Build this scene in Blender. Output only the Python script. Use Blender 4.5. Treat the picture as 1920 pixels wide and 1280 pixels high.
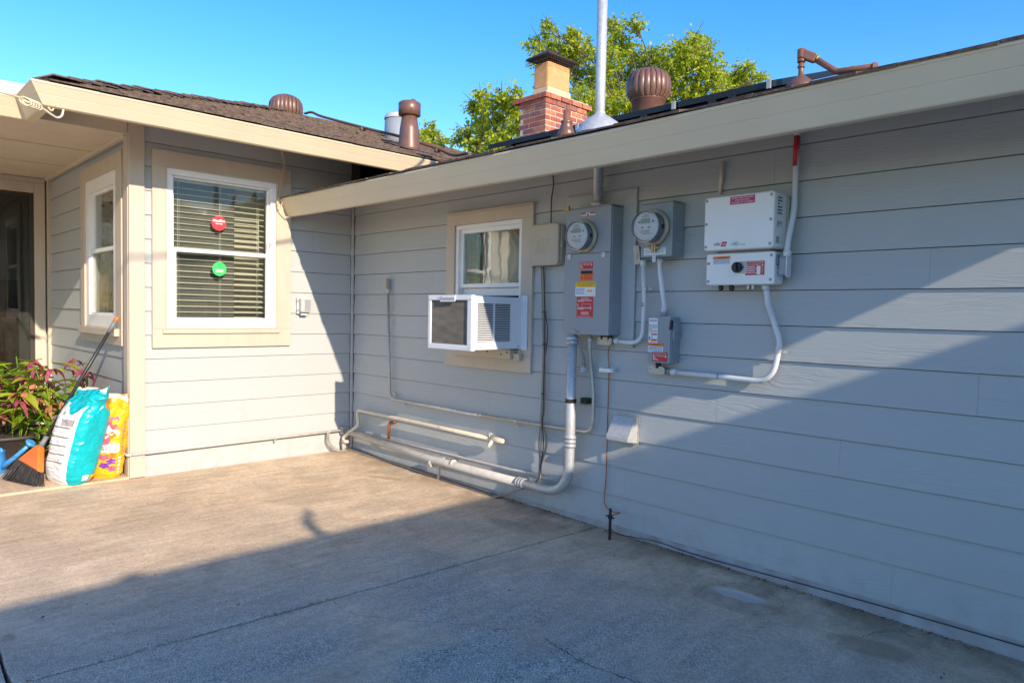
import bpy, math, random
import numpy as np
from mathutils import Vector, Matrix, noise as mnoise
random.seed(7)
sc = bpy.context.scene
col = sc.collection
for o in list(bpy.data.objects):
    bpy.data.objects.remove(o)

# ------------------------------------------------------------------ camera
F_PX = 1321.9187
YAW, PIT, ROL = (math.radians(a) for a in (44.10691343, -2.30711867, 1.08349815))
CAM = np.array([5.64961541, -3.43887736, 1.27256124])
def _rot():
    c, s = math.cos(YAW), math.sin(YAW)
    f = np.array([-c*math.cos(PIT), s*math.cos(PIT), math.sin(PIT)])
    r = np.cross(f, [0, 0, 1.0]); r /= np.linalg.norm(r); d = np.cross(f, r)
    cr, sr = math.cos(ROL), math.sin(ROL)
    return np.array([[cr, -sr, 0], [sr, cr, 0], [0, 0, 1]]) @ np.array([r, d, f])
RM = _rot()
cam_data = bpy.data.cameras.new('camera'); cam = bpy.data.objects.new('camera', cam_data); col.objects.link(cam)
cam_data.sensor_width = 36.0; cam_data.lens = 36.0*F_PX/1920.0; cam_data.clip_start = 0.05; cam_data.clip_end = 2000
M = Matrix.Identity(4)
for i in range(3):
    M[i][0], M[i][1], M[i][2], M[i][3] = RM[0][i], -RM[1][i], -RM[2][i], CAM[i]
cam.matrix_world = M
sc.camera = cam

# ------------------------------------------------------------------ light
SUN = Vector((2.35, -0.415, 1.0)).normalized()          # towards the sun
world = bpy.data.worlds.new('World'); sc.world = world; world.use_nodes = True
wn = world.node_tree.nodes; bg = wn['Background']
sky = wn.new('ShaderNodeTexSky'); sky.sky_type = 'NISHITA'; sky.sun_disc = False
sky.sun_elevation = math.asin(SUN.z); sky.sun_rotation = math.atan2(SUN.x, SUN.y)
sky.air_density = 1.0; sky.dust_density = 0.25; sky.ozone_density = 2.5; sky.altitude = 0
hsv = wn.new('ShaderNodeHueSaturation'); hsv.inputs['Saturation'].default_value = 1.38; hsv.inputs['Hue'].default_value = 0.509
world.node_tree.links.new(sky.outputs[0], hsv.inputs['Color']); world.node_tree.links.new(hsv.outputs[0], bg.inputs[0]); bg.inputs[1].default_value = 0.142
sl = bpy.data.lights.new('sun', 'SUN'); sl.energy = 3.0; sl.angle = math.radians(0.5); sl.color = (1.0, 0.84, 0.65)
so = bpy.data.objects.new('sun', sl); col.objects.link(so); so.location = (8, -2, 12)
so.rotation_euler = (-SUN).to_track_quat('-Z', 'Y').to_euler()
vs = sc.view_settings; vs.view_transform = 'Standard'; vs.look = 'None'; vs.gamma = 1.0; vs.exposure = 1.2; vs.use_curve_mapping = False

# ------------------------------------------------------------------ pixel -> place helpers
def ray(u, v): return RM.T @ np.array([(u-960)/F_PX, (v-640)/F_PX, 1.0])
def A(u, v, y=0.0):
    d = ray(u, v); t = (y-CAM[1])/d[1]; return Vector(CAM+d*t)
def B(u, v, x=0.0):
    d = ray(u, v); t = (x-CAM[0])/d[0]; return Vector(CAM+d*t)
KG = 0.018
def G(u, v):
    d = ray(u, v); t = (-KG*CAM[0]-CAM[2])/(d[2]+KG*d[0]); return Vector(CAM+d*t)
def dep(u, v, d): return Vector(CAM+ray(u, v)*d)
def gz(x): return -KG*x

# ------------------------------------------------------------------ materials
MATS = {}
def newmat(name):
    m = bpy.data.materials.new(name); m.use_nodes = True; MATS[name] = m
    return m, m.node_tree.nodes, m.node_tree.links, m.node_tree.nodes['Principled BSDF']
def simple(name, c, rough=0.5, metal=0.0, var=0.08, vs_=6.0, bump=0.0, bs=40.0, stretch=(1, 1, 1), spec=0.5, c2=None):
    m, n, l, p = newmat(name)
    p.inputs['Roughness'].default_value = rough; p.inputs['Metallic'].default_value = metal
    p.inputs['Specular IOR Level'].default_value = spec
    g = n.new('ShaderNodeNewGeometry'); mp = n.new('ShaderNodeMapping'); mp.inputs['Scale'].default_value = stretch
    l.new(g.outputs['Position'], mp.inputs['Vector'])
    nz = n.new('ShaderNodeTexNoise'); nz.inputs['Scale'].default_value = vs_; nz.inputs['Detail'].default_value = 5
    l.new(mp.outputs[0], nz.inputs['Vector'])
    r = n.new('ShaderNodeValToRGB'); e = r.color_ramp.elements
    a = [max(0, x*(1-var)) for x in c]; b = [min(1, x*(1+var)) for x in c]
    if c2: a = c2; b = c
    e[0].position, e[1].position = 0.3, 0.7
    e[0].color = (*a, 1); e[1].color = (*b, 1)
    l.new(nz.outputs['Fac'], r.inputs['Fac']); l.new(r.outputs[0], p.inputs['Base Color'])
    rr = n.new('ShaderNodeMapRange'); rr.inputs['To Min'].default_value = max(0, rough-0.08); rr.inputs['To Max'].default_value = min(1, rough+0.08)
    l.new(nz.outputs['Fac'], rr.inputs['Value']); l.new(rr.outputs[0], p.inputs['Roughness'])
    if bump:
        n2 = n.new('ShaderNodeTexNoise'); n2.inputs['Scale'].default_value = bs; n2.inputs['Detail'].default_value = 6
        l.new(mp.outputs[0], n2.inputs['Vector'])
        bp = n.new('ShaderNodeBump'); bp.inputs['Strength'].default_value = 1.0; bp.inputs['Distance'].default_value = bump
        l.new(n2.outputs['Fac'], bp.inputs['Height']); l.new(bp.outputs[0], p.inputs['Normal'])
    return m

def siding_mat(name, c):
    m, n, l, p = newmat(name); p.inputs['Roughness'].default_value = 0.62; p.inputs['Specular IOR Level'].default_value = 0.35
    g = n.new('ShaderNodeNewGeometry'); oi = n.new('ShaderNodeObjectInfo')
    # every board gets its own stretch of grain
    ad = n.new('ShaderNodeVectorMath'); ad.operation = 'MULTIPLY_ADD'
    cb = n.new('ShaderNodeCombineXYZ'); l.new(oi.outputs['Random'], cb.inputs[0]); l.new(oi.outputs['Random'], cb.inputs[1])
    l.new(cb.outputs[0], ad.inputs[0]); ad.inputs[1].default_value = (37, 53, 0); l.new(g.outputs['Position'], ad.inputs[2])
    mp = n.new('ShaderNodeMapping'); mp.inputs['Scale'].default_value = (1.1, 1.1, 7.0); l.new(ad.outputs[0], mp.inputs['Vector'])
    nz = n.new('ShaderNodeTexNoise'); nz.inputs['Scale'].default_value = 1.6; nz.inputs['Detail'].default_value = 2.5; nz.inputs['Distortion'].default_value = 0.4
    l.new(mp.outputs[0], nz.inputs['Vector'])
    mu = n.new('ShaderNodeMath'); mu.operation = 'MULTIPLY'; mu.inputs[1].default_value = 85.0; l.new(nz.outputs['Fac'], mu.inputs[0])
    si = n.new('ShaderNodeMath'); si.operation = 'SINE'; l.new(mu.outputs[0], si.inputs[0])
    mp2 = n.new('ShaderNodeMapping'); mp2.inputs['Scale'].default_value = (6, 6, 260); l.new(ad.outputs[0], mp2.inputs['Vector'])
    n2 = n.new('ShaderNodeTexNoise'); n2.inputs['Scale'].default_value = 1.0; n2.inputs['Detail'].default_value = 4; l.new(mp2.outputs[0], n2.inputs['Vector'])
    # mask so that grain comes and goes
    mp3 = n.new('ShaderNodeMapping'); mp3.inputs['Scale'].default_value = (1.5, 1.5, 9); l.new(ad.outputs[0], mp3.inputs['Vector'])
    n3 = n.new('ShaderNodeTexNoise'); n3.inputs['Scale'].default_value = 1.3; l.new(mp3.outputs[0], n3.inputs['Vector'])
    rm = n.new('ShaderNodeMapRange'); rm.inputs['From Min'].default_value = 0.35; rm.inputs['From Max'].default_value = 0.65; l.new(n3.outputs['Fac'], rm.inputs['Value'])
    ms = n.new('ShaderNodeMath'); ms.operation = 'MULTIPLY'; l.new(si.outputs[0], ms.inputs[0]); l.new(rm.outputs[0], ms.inputs[1])
    b1 = n.new('ShaderNodeBump'); b1.inputs['Strength'].default_value = 1.0; b1.inputs['Distance'].default_value = 0.00042
    b2 = n.new('ShaderNodeBump'); b2.inputs['Strength'].default_value = 1.0; b2.inputs['Distance'].default_value = 0.0003
    l.new(ms.outputs[0], b1.inputs['Height']); l.new(n2.outputs['Fac'], b2.inputs['Height'])
    l.new(b1.outputs[0], b2.inputs['Normal']); l.new(b2.outputs[0], p.inputs['Normal'])
    # slight tone difference per board and soft blotches
    n4 = n.new('ShaderNodeTexNoise'); n4.inputs['Scale'].default_value = 2.2; n4.inputs['Detail'].default_value = 4; l.new(g.outputs['Position'], n4.inputs['Vector'])
    s1 = n.new('ShaderNodeMath'); s1.operation = 'MULTIPLY_ADD'; l.new(n4.outputs['Fac'], s1.inputs[0]); s1.inputs[1].default_value = 0.08; s1.inputs[2].default_value = 0.94
    s2 = n.new('ShaderNodeMath'); s2.operation = 'MULTIPLY_ADD'; l.new(oi.outputs['Random'], s2.inputs[0]); s2.inputs[1].default_value = 0.035; l.new(s1.outputs[0], s2.inputs[2])
    vm = n.new('ShaderNodeVectorMath'); vm.operation = 'SCALE'; vm.inputs[0].default_value = c; l.new(s2.outputs[0], vm.inputs['Scale'])
    sp = n.new('ShaderNodeSeparateXYZ'); l.new(g.outputs['Position'], sp.inputs[0])
    rz = n.new('ShaderNodeMapRange'); rz.inputs['From Min'].default_value = 0.30; rz.inputs['From Max'].default_value = -0.02; l.new(sp.outputs['Z'], rz.inputs['Value'])
    n5 = n.new('ShaderNodeTexNoise'); n5.inputs['Scale'].default_value = 11; n5.inputs['Detail'].default_value = 7; l.new(g.outputs['Position'], n5.inputs['Vector'])
    r5 = n.new('ShaderNodeMapRange'); r5.inputs['From Min'].default_value = 0.45; r5.inputs['From Max'].default_value = 0.75; l.new(n5.outputs['Fac'], r5.inputs['Value'])
    m5 = n.new('ShaderNodeMath'); m5.operation = 'MULTIPLY'; l.new(rz.outputs[0], m5.inputs[0]); l.new(r5.outputs[0], m5.inputs[1])
    m6 = n.new('ShaderNodeMath'); m6.operation = 'MULTIPLY'; l.new(m5.outputs[0], m6.inputs[0]); m6.inputs[1].default_value = 0.28
    mx = n.new('ShaderNodeMix'); mx.data_type = 'RGBA'; l.new(m6.outputs[0], mx.inputs[0]); l.new(vm.outputs[0], mx.inputs[6]); mx.inputs[7].default_value = (0.24, 0.19, 0.14, 1)
    l.new(mx.outputs[2], p.inputs['Base Color'])
    return m

def concrete_mat():
    m, n, l, p = newmat('concrete'); p.inputs['Roughness'].default_value = 0.85; p.inputs['Specular IOR Level'].default_value = 0.25
    g = n.new('ShaderNodeNewGeometry'); pos = g.outputs['Position']
    def nz(s, d=5, dist=0.0):
        t = n.new('ShaderNodeTexNoise'); t.inputs['Scale'].default_value = s; t.inputs['Detail'].default_value = d; t.inputs['Distortion'].default_value = dist
        l.new(pos, t.inputs['Vector']); return t.outputs['Fac']
    def ramp(f, stops):
        r = n.new('ShaderNodeValToRGB'); el = r.color_ramp.elements
        while len(el) < len(stops): el.new(0.5)
        for e, (q, c) in zip(el, stops): e.position = q; e.color = (*c, 1)
        l.new(f, r.inputs['Fac']); return r.outputs[0]
    def mix(f, a, b, mode='MIX', k=None):
        x = n.new('ShaderNodeMix'); x.data_type = 'RGBA'; x.blend_type = mode
        if k is not None: x.inputs[0].default_value = k
        else: l.new(f, x.inputs[0])
        l.new(a, x.inputs[6]); l.new(b, x.inputs[7]); return x.outputs[2]
    def val(f, a0, a1, b0=0.0, b1=1.0):
        r = n.new('ShaderNodeMapRange'); r.inputs['From Min'].default_value = a0; r.inputs['From Max'].default_value = a1
        r.inputs['To Min'].default_value = b0; r.inputs['To Max'].default_value = b1; l.new(f, r.inputs['Value']); return r.outputs[0]
    def math_(op, a, b):
        x = n.new('ShaderNodeMath'); x.operation = op
        for i, q in enumerate((a, b)):
            if isinstance(q, (int, float)): x.inputs[i].default_value = q
            else: l.new(q, x.inputs[i])
        return x.outputs[0]
    def rgb(c):
        x = n.new('ShaderNodeRGB'); x.outputs[0].default_value = (*c, 1); return x.outputs[0]
    base = ramp(nz(0.9, 4, 0.3), [(0.3, (0.62, 0.46, 0.30)), (0.5, (0.685, 0.52, 0.35)), (0.72, (0.73, 0.58, 0.415))])
    blot = val(nz(3.2, 6, 0.6), 0.42, 0.62); base = mix(math_('MULTIPLY', blot, 0.55), base, rgb((0.45, 0.345, 0.24)))
    pale = val(nz(5.5, 5, 0.8), 0.60, 0.72); base = mix(math_('MULTIPLY', pale, 0.45), base, rgb((0.64, 0.55, 0.44)))
    # worn finish shows grey sand where the skin is gone, away from the house
    sep = n.new('ShaderNodeSeparateXYZ'); l.new(pos, sep.inputs[0])
    worn = math_('MULTIPLY', val(sep.outputs['X'], 1.9, 3.4), val(sep.outputs['Y'], -0.25, -1.3))
    worn = math_('MULTIPLY', worn, val(nz(1.4, 4, 0.5), 0.36, 0.58))
    speck = ramp(nz(165, 4), [(0.36, (0.19, 0.178, 0.15)), (0.5, (0.44, 0.41, 0.345)), (0.62, (0.66, 0.625, 0.54))])
    base = mix(worn, base, speck)
    fine = ramp(nz(190, 3), [(0.32, (0.66, 0.65, 0.64)), (0.5, (1, 1, 1)), (0.68, (1.22, 1.21, 1.19))]); base = mix(None, base, fine, 'MULTIPLY', 0.7)
    mot = ramp(nz(38, 6, 0.5), [(0.28, (0.80, 0.79, 0.77)), (0.5, (1, 1, 1)), (0.72, (1.17, 1.17, 1.18))]); base = mix(None, base, mot, 'MULTIPLY', 0.75)
    wk = n.new('ShaderNodeMapping'); wk.inputs['Scale'].default_value = (9, 1.6, 1); wk.inputs['Rotation'].default_value = (0, 0, 0.25); l.new(pos, wk.inputs['Vector'])
    tk = n.new('ShaderNodeTexNoise'); tk.inputs['Scale'].default_value = 2.0; tk.inputs['Detail'].default_value = 7; l.new(wk.outputs[0], tk.inputs['Vector'])
    stk = ramp(tk.outputs['Fac'], [(0.35, (0.86, 0.85, 0.83)), (0.52, (1, 1, 1)), (0.70, (1.14, 1.13, 1.12))]); base = mix(None, base, stk, 'MULTIPLY', 0.7)
    # soil along the wall foot
    dirt = math_('MULTIPLY', val(sep.outputs['Y'], -0.45, -0.02), val(nz(4.5, 6, 0.4), 0.36, 0.62)); base = mix(math_('MULTIPLY', dirt, 0.75), base, rgb((0.26, 0.18, 0.115)))
    # rust stains and the round mortar patch near the wall
    def spot(cx, cy, rx, ry, ang=0.0, soft=0.35, ns=9.0):
        mp = n.new('ShaderNodeMapping'); mp.vector_type = 'TEXTURE'; mp.inputs['Location'].default_value = (cx, cy, 0); mp.inputs['Rotation'].default_value = (0, 0, ang); mp.inputs['Scale'].default_value = (rx, ry, 1)
        l.new(pos, mp.inputs['Vector'])
        fl = n.new('ShaderNodeVectorMath'); fl.operation = 'MULTIPLY'; fl.inputs[1].default_value = (1, 1, 0); l.new(mp.outputs[0], fl.inputs[0])
        ln = n.new('ShaderNodeVectorMath'); ln.operation = 'LENGTH'; l.new(fl.outputs[0], ln.inputs[0])
        w = math_('ADD', ln.outputs['Value'], math_('MULTIPLY', math_('SUBTRACT', nz(ns, 5), 0.5), 0.9))
        return val(w, 1.0, 1.0-soft)
    for (u, v, rx, ry, an, colr, k) in ((1385, 1115, .16, .065, .1, (0.74, 0.71, 0.66), .75), (1375, 1125, .26, .13, .1, (0.20, 0.165, 0.13), .3), (14, 1197, .05, .03, 0, (0.25, 0.13, 0.08), .35), (1640, 1215, .2, .09, .2, (0.30, 0.20, 0.12), .5), (720, 895, .22, .05, .5, (0.25, 0.185, 0.12), .45), (740, 880, .10, .17, .3, (0.44, 0.39, 0.31), .5), (1450, 1060, .5, .12, .1, (0.18, 0.145, 0.11), .35), (960, 985, .25, .1, 0, (0.2, .165, .13), .35)):
        q = G(u, v); base = mix(math_('MULTIPLY', spot(q.x, q.y, rx, ry, an), k), base, rgb(colr))
    l.new(base, p.inputs['Base Color'])
    bp = n.new('ShaderNodeBump'); bp.inputs['Distance'].default_value = 0.0025; bp.inputs['Strength'].default_value = 0.8
    h = math_('ADD', math_('MULTIPLY', nz(180, 3), math_('ADD', worn, 0.3)), math_('MULTIPLY', nz(14, 4), 0.9)); l.new(h, bp.inputs['Height']); l.new(bp.outputs[0], p.inputs['Normal'])
    return m

def glass_mat(name, tint=(1, 1, 1), base=0.06):
    m = bpy.data.materials.new(name); m.use_nodes = True; n = m.node_tree.nodes; l = m.node_tree.links
    n.remove(n['Principled BSDF']); out = n['Material Output']
    tr = n.new('ShaderNodeBsdfTransparent'); tr.inputs[0].default_value = (*tint, 1)
    gl = n.new('ShaderNodeBsdfGlossy'); gl.inputs['Roughness'].default_value = 0.015
    fr = n.new('ShaderNodeFresnel'); fr.inputs['IOR'].default_value = 1.5
    ad = n.new('ShaderNodeMath'); ad.operation = 'MULTIPLY'; ad.inputs[1].default_value = base; l.new(fr.outputs[0], ad.inputs[0])
    mx = n.new('ShaderNodeMixShader'); l.new(ad.outputs[0], mx.inputs[0]); l.new(tr.outputs[0], mx.inputs[1]); l.new(gl.outputs[0], mx.inputs[2]); l.new(mx.outputs[0], out.inputs[0])
    # faint waviness
    t = n.new('ShaderNodeTexNoise'); t.inputs['Scale'].default_value = 2.5
    bp = n.new('ShaderNodeBump'); bp.inputs['Distance'].default_value = 0.0012; l.new(t.outputs['Fac'], bp.inputs['Height']); l.new(bp.outputs[0], gl.inputs['Normal'])
    MATS[name] = m; return m

def leaf_mat(name, c1, c2, trans=0.35):
    m, n, l, p = newmat(name); p.inputs['Roughness'].default_value = 0.5
    g = n.new('ShaderNodeNewGeometry')
    r = n.new('ShaderNodeValToRGB'); r.color_ramp.elements[0].color = (*c1, 1); r.color_ramp.elements[1].color = (*c2, 1)
    oi = n.new('ShaderNodeObjectInfo'); a = n.new('ShaderNodeMath'); a.operation = 'ADD'; fr = n.new('ShaderNodeMath'); fr.operation = 'FRACT'
    l.new(g.outputs['Random Per Island'], a.inputs[0]); l.new(oi.outputs['Random'], a.inputs[1]); l.new(a.outputs[0], fr.inputs[0]); l.new(fr.outputs[0], r.inputs['Fac'])
    l.new(r.outputs[0], p.inputs['Base Color'])
    tb = n.new('ShaderNodeBsdfTranslucent'); l.new(r.outputs[0], tb.inputs[0])
    mx = n.new('ShaderNodeMixShader'); mx.inputs[0].default_value = trans
    l.new(p.outputs[0], mx.inputs[1]); l.new(tb.outputs[0], mx.inputs[2]); l.new(mx.outputs[0], n['Material Output'].inputs[0])
    return m

siding_mat('siding', (0.41, 0.43, 0.43))
concrete_mat()
simple('trim', (0.50, 0.43, 0.345), 0.55, var=0.05, vs_=9, bump=0.0006, bs=90, stretch=(1, 1, .3))
simple('gutter', (0.66, 0.56, 0.395), 0.5, var=0.04, vs_=3, bump=0.0008, bs=7)
simple('soffit', (0.62, 0.53, 0.41), 0.7, var=0.06, vs_=4, bump=0.0006, bs=60)
simple('foundation', (0.42, 0.43, 0.46), 0.8, var=0.2, vs_=7, bump=0.003, bs=30, c2=(0.28, 0.25, 0.22))
simple('vinyl', (0.80, 0.80, 0.79), 0.35, var=0.03)
simple('sash_dark', (0.035, 0.028, 0.022), 0.4)
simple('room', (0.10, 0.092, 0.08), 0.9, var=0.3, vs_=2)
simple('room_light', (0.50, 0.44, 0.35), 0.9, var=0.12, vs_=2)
simple('blind', (0.74, 0.69, 0.54), 0.5, var=0.04)
simple('lace', (0.60, 0.50, 0.40), 0.85, var=0.3, vs_=30)
simple('curtain', (0.74, 0.68, 0.56), 0.8, var=0.08, vs_=10)
simple('shingle', (0.15, 0.11, 0.088), 0.95, var=0.4, vs_=35, bump=0.004, bs=300, spec=0.1)
simple('roof_deck', (0.095, 0.07, 0.056), 0.95, var=0.3, vs_=20, spec=0.1)
simple('drip_edge', (0.12, 0.06, 0.04), 0.5)
simple('brown_metal', (0.17, 0.088, 0.066), 0.38, metal=0.15, var=0.12, vs_=14)
simple('brown_plastic', (0.20, 0.088, 0.055), 0.4, var=0.1)
simple('galv', (0.50, 0.51, 0.51), 0.46, metal=0.4, var=0.10, vs_=45, bump=0.0003, bs=60)
simple('galv_dull', (0.46, 0.45, 0.42), 0.5, metal=0.5, var=0.14, vs_=25)
simple('pipe_cream', (0.60, 0.54, 0.43), 0.5, var=0.10, vs_=20)
simple('pipe_siding', (0.47, 0.45, 0.42), 0.5, var=0.1, vs_=20)
simple('pvc', (0.62, 0.645, 0.655), 0.42, var=0.05)
simple('panel_grey', (0.27, 0.295, 0.325), 0.42, var=0.04, vs_=5)
simple('panel_grey_b', (0.24, 0.29, 0.32), 0.42, var=0.05, vs_=8)
simple('inverter_white', (0.77, 0.78, 0.765), 0.38, var=0.02)
simple('beige_plastic', (0.46, 0.40, 0.31), 0.5, var=0.05)
simple('black', (0.012, 0.012, 0.014), 0.45)
simple('black_rubber', (0.03, 0.03, 0.03), 0.7)
simple('ac_white', (0.74, 0.765, 0.80), 0.4, var=0.03)
simple('ac_fins', (0.25, 0.23, 0.20), 0.65, metal=0.3, var=0.22, vs_=9, stretch=(1, 1, 3), bump=0.001, bs=160)
simple('cast_cover', (0.50, 0.46, 0.38), 0.5, metal=0.2, var=0.12, vs_=30)
simple('copper', (0.36, 0.14, 0.065), 0.42, metal=0.7, var=0.2, vs_=40)
simple('iron', (0.05, 0.035, 0.03), 0.8, metal=0.3, var=0.35, vs_=60)
simple('cable_grey', (0.30, 0.265, 0.215), 0.6, var=0.15, vs_=30)
simple('cable_dark', (0.05, 0.04, 0.032), 0.6)
simple('rope', (0.62, 0.53, 0.36), 0.8, var=0.15, vs_=90, bump=0.001, bs=300)
simple('label_white', (0.74, 0.76, 0.77), 0.5, var=0.02)
simple('label_red', (0.50, 0.022, 0.032), 0.45, var=0.05)
simple('label_pink', (0.47, 0.055, 0.15), 0.45, var=0.12, vs_=25)
simple('label_orange', (0.75, 0.16, 0.015), 0.45, var=0.05)
simple('label_yellow', (0.76, 0.46, 0.02), 0.45, var=0.05)
simple('ink_white', (0.78, 0.76, 0.76), 0.5, var=0.02)
simple('ink_dark', (0.03, 0.03, 0.035), 0.5)
simple('ink_grey', (0.22, 0.23, 0.25), 0.5)
simple('ink_blue', (0.012, 0.15, 0.42), 0.5)
simple('ink_red', (0.60, 0.02, 0.03), 0.5)
simple('ink_teal', (0.01, 0.32, 0.28), 0.5)
simple('meter_face', (0.62, 0.64, 0.64), 0.4, var=0.06)
simple('meter_lcd', (0.32, 0.33, 0.24), 0.25)
simple('brass', (0.45, 0.34, 0.17), 0.4, metal=0.6, var=0.15)
simple('mortar', (0.55, 0.46, 0.37), 0.95, var=0.15, vs_=20)
simple('flue_clay', (0.62, 0.30, 0.125), 0.8, var=0.12, vs_=12, bump=0.002, bs=40)
simple('cement_wash', (0.60, 0.42, 0.27), 0.9, var=0.1, vs_=14)
simple('solar', (0.012, 0.013, 0.018), 0.3, var=0.1)
simple('solar_frame', (0.02, 0.021, 0.023), 0.45, metal=0.4)
simple('trunk', (0.10, 0.075, 0.055), 0.95, var=0.35, vs_=10, bump=0.01, bs=20)
simple('pot', (0.055, 0.043, 0.036), 0.6, var=0.2)
simple('soil', (0.045, 0.03, 0.02), 0.95, var=0.4, vs_=40)
simple('can_blue', (0.055, 0.27, 0.60), 0.35, var=0.08, vs_=20)
simple('bristle', (0.050, 0.048, 0.05), 0.7, var=0.3, vs_=60)
simple('broom_orange', (0.72, 0.17, 0.025), 0.45, var=0.08)
simple('handle_black', (0.022, 0.022, 0.024), 0.4)
simple('grip_grey', (0.16, 0.165, 0.17), 0.5)
simple('bag_white', (0.74, 0.74, 0.73), 0.32, var=0.05, vs_=12, bump=0.003, bs=28)
simple('bag_teal', (0.0, 0.40, 0.46), 0.28, var=0.12, vs_=15, bump=0.004, bs=24)
simple('bag_yellow', (0.80, 0.44, 0.02), 0.30, var=0.10, vs_=14, bump=0.004, bs=26)
simple('print_pink', (0.70, 0.12, 0.20), 0.35, var=0.45, vs_=30)
simple('print_purple', (0.22, 0.04, 0.32), 0.35, var=0.4, vs_=40)
simple('print_orange', (0.72, 0.20, 0.02), 0.35, var=0.4, vs_=40)
simple('print_grey', (0.20, 0.17, 0.17), 0.4)
simple('dirt', (0.10, 0.07, 0.045), 0.95, var=0.4, vs_=30, bump=0.006, bs=60)
simple('ground', (0.42, 0.35, 0.25), 0.95, var=0.3, vs_=1.5, bump=0.01, bs=12)
simple('litter', (0.15, 0.085, 0.045), 0.9, var=0.5, vs_=25)
simple('far_siding', (0.70, 0.68, 0.64), 0.7, var=0.05)
simple('sticker_red', (0.60, 0.035, 0.05), 0.4, var=0.03)
simple('sticker_green', (0.04, 0.48, 0.12), 0.4, var=0.05)
simple('petal', (0.26, 0.045, 0.085), 0.6, var=0.4, vs_=40)
simple('petal_dry', (0.36, 0.15, 0.06), 0.7, var=0.35, vs_=40)
simple('lens_clear', (0.48, 0.48, 0.46), 0.12, var=0.03)
simple('screen', (0.20, 0.165, 0.13), 0.9, var=0.2, vs_=120)
for i, c in enumerate(((0.36, 0.105, 0.068), (0.30, 0.085, 0.06), (0.42, 0.15, 0.085), (0.25, 0.10, 0.085))):
    simple('brick%d' % i, c, 0.9, var=0.25, vs_=22, bump=0.004, bs=60)
glass_mat('glass', (0.92, 0.95, 0.94), 0.55)
glass_mat('glass_dark', (0.55, 0.55, 0.53), 1.2)
glass_mat('dome', (0.95, 0.96, 0.97), 0.6)
leaf_mat('tree_leaf', (0.18, 0.30, 0.012), (0.60, 0.60, 0.035), 0.5)
leaf_mat('lily_leaf', (0.12, 0.29, 0.02), (0.44, 0.50, 0.04), 0.4)

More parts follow.
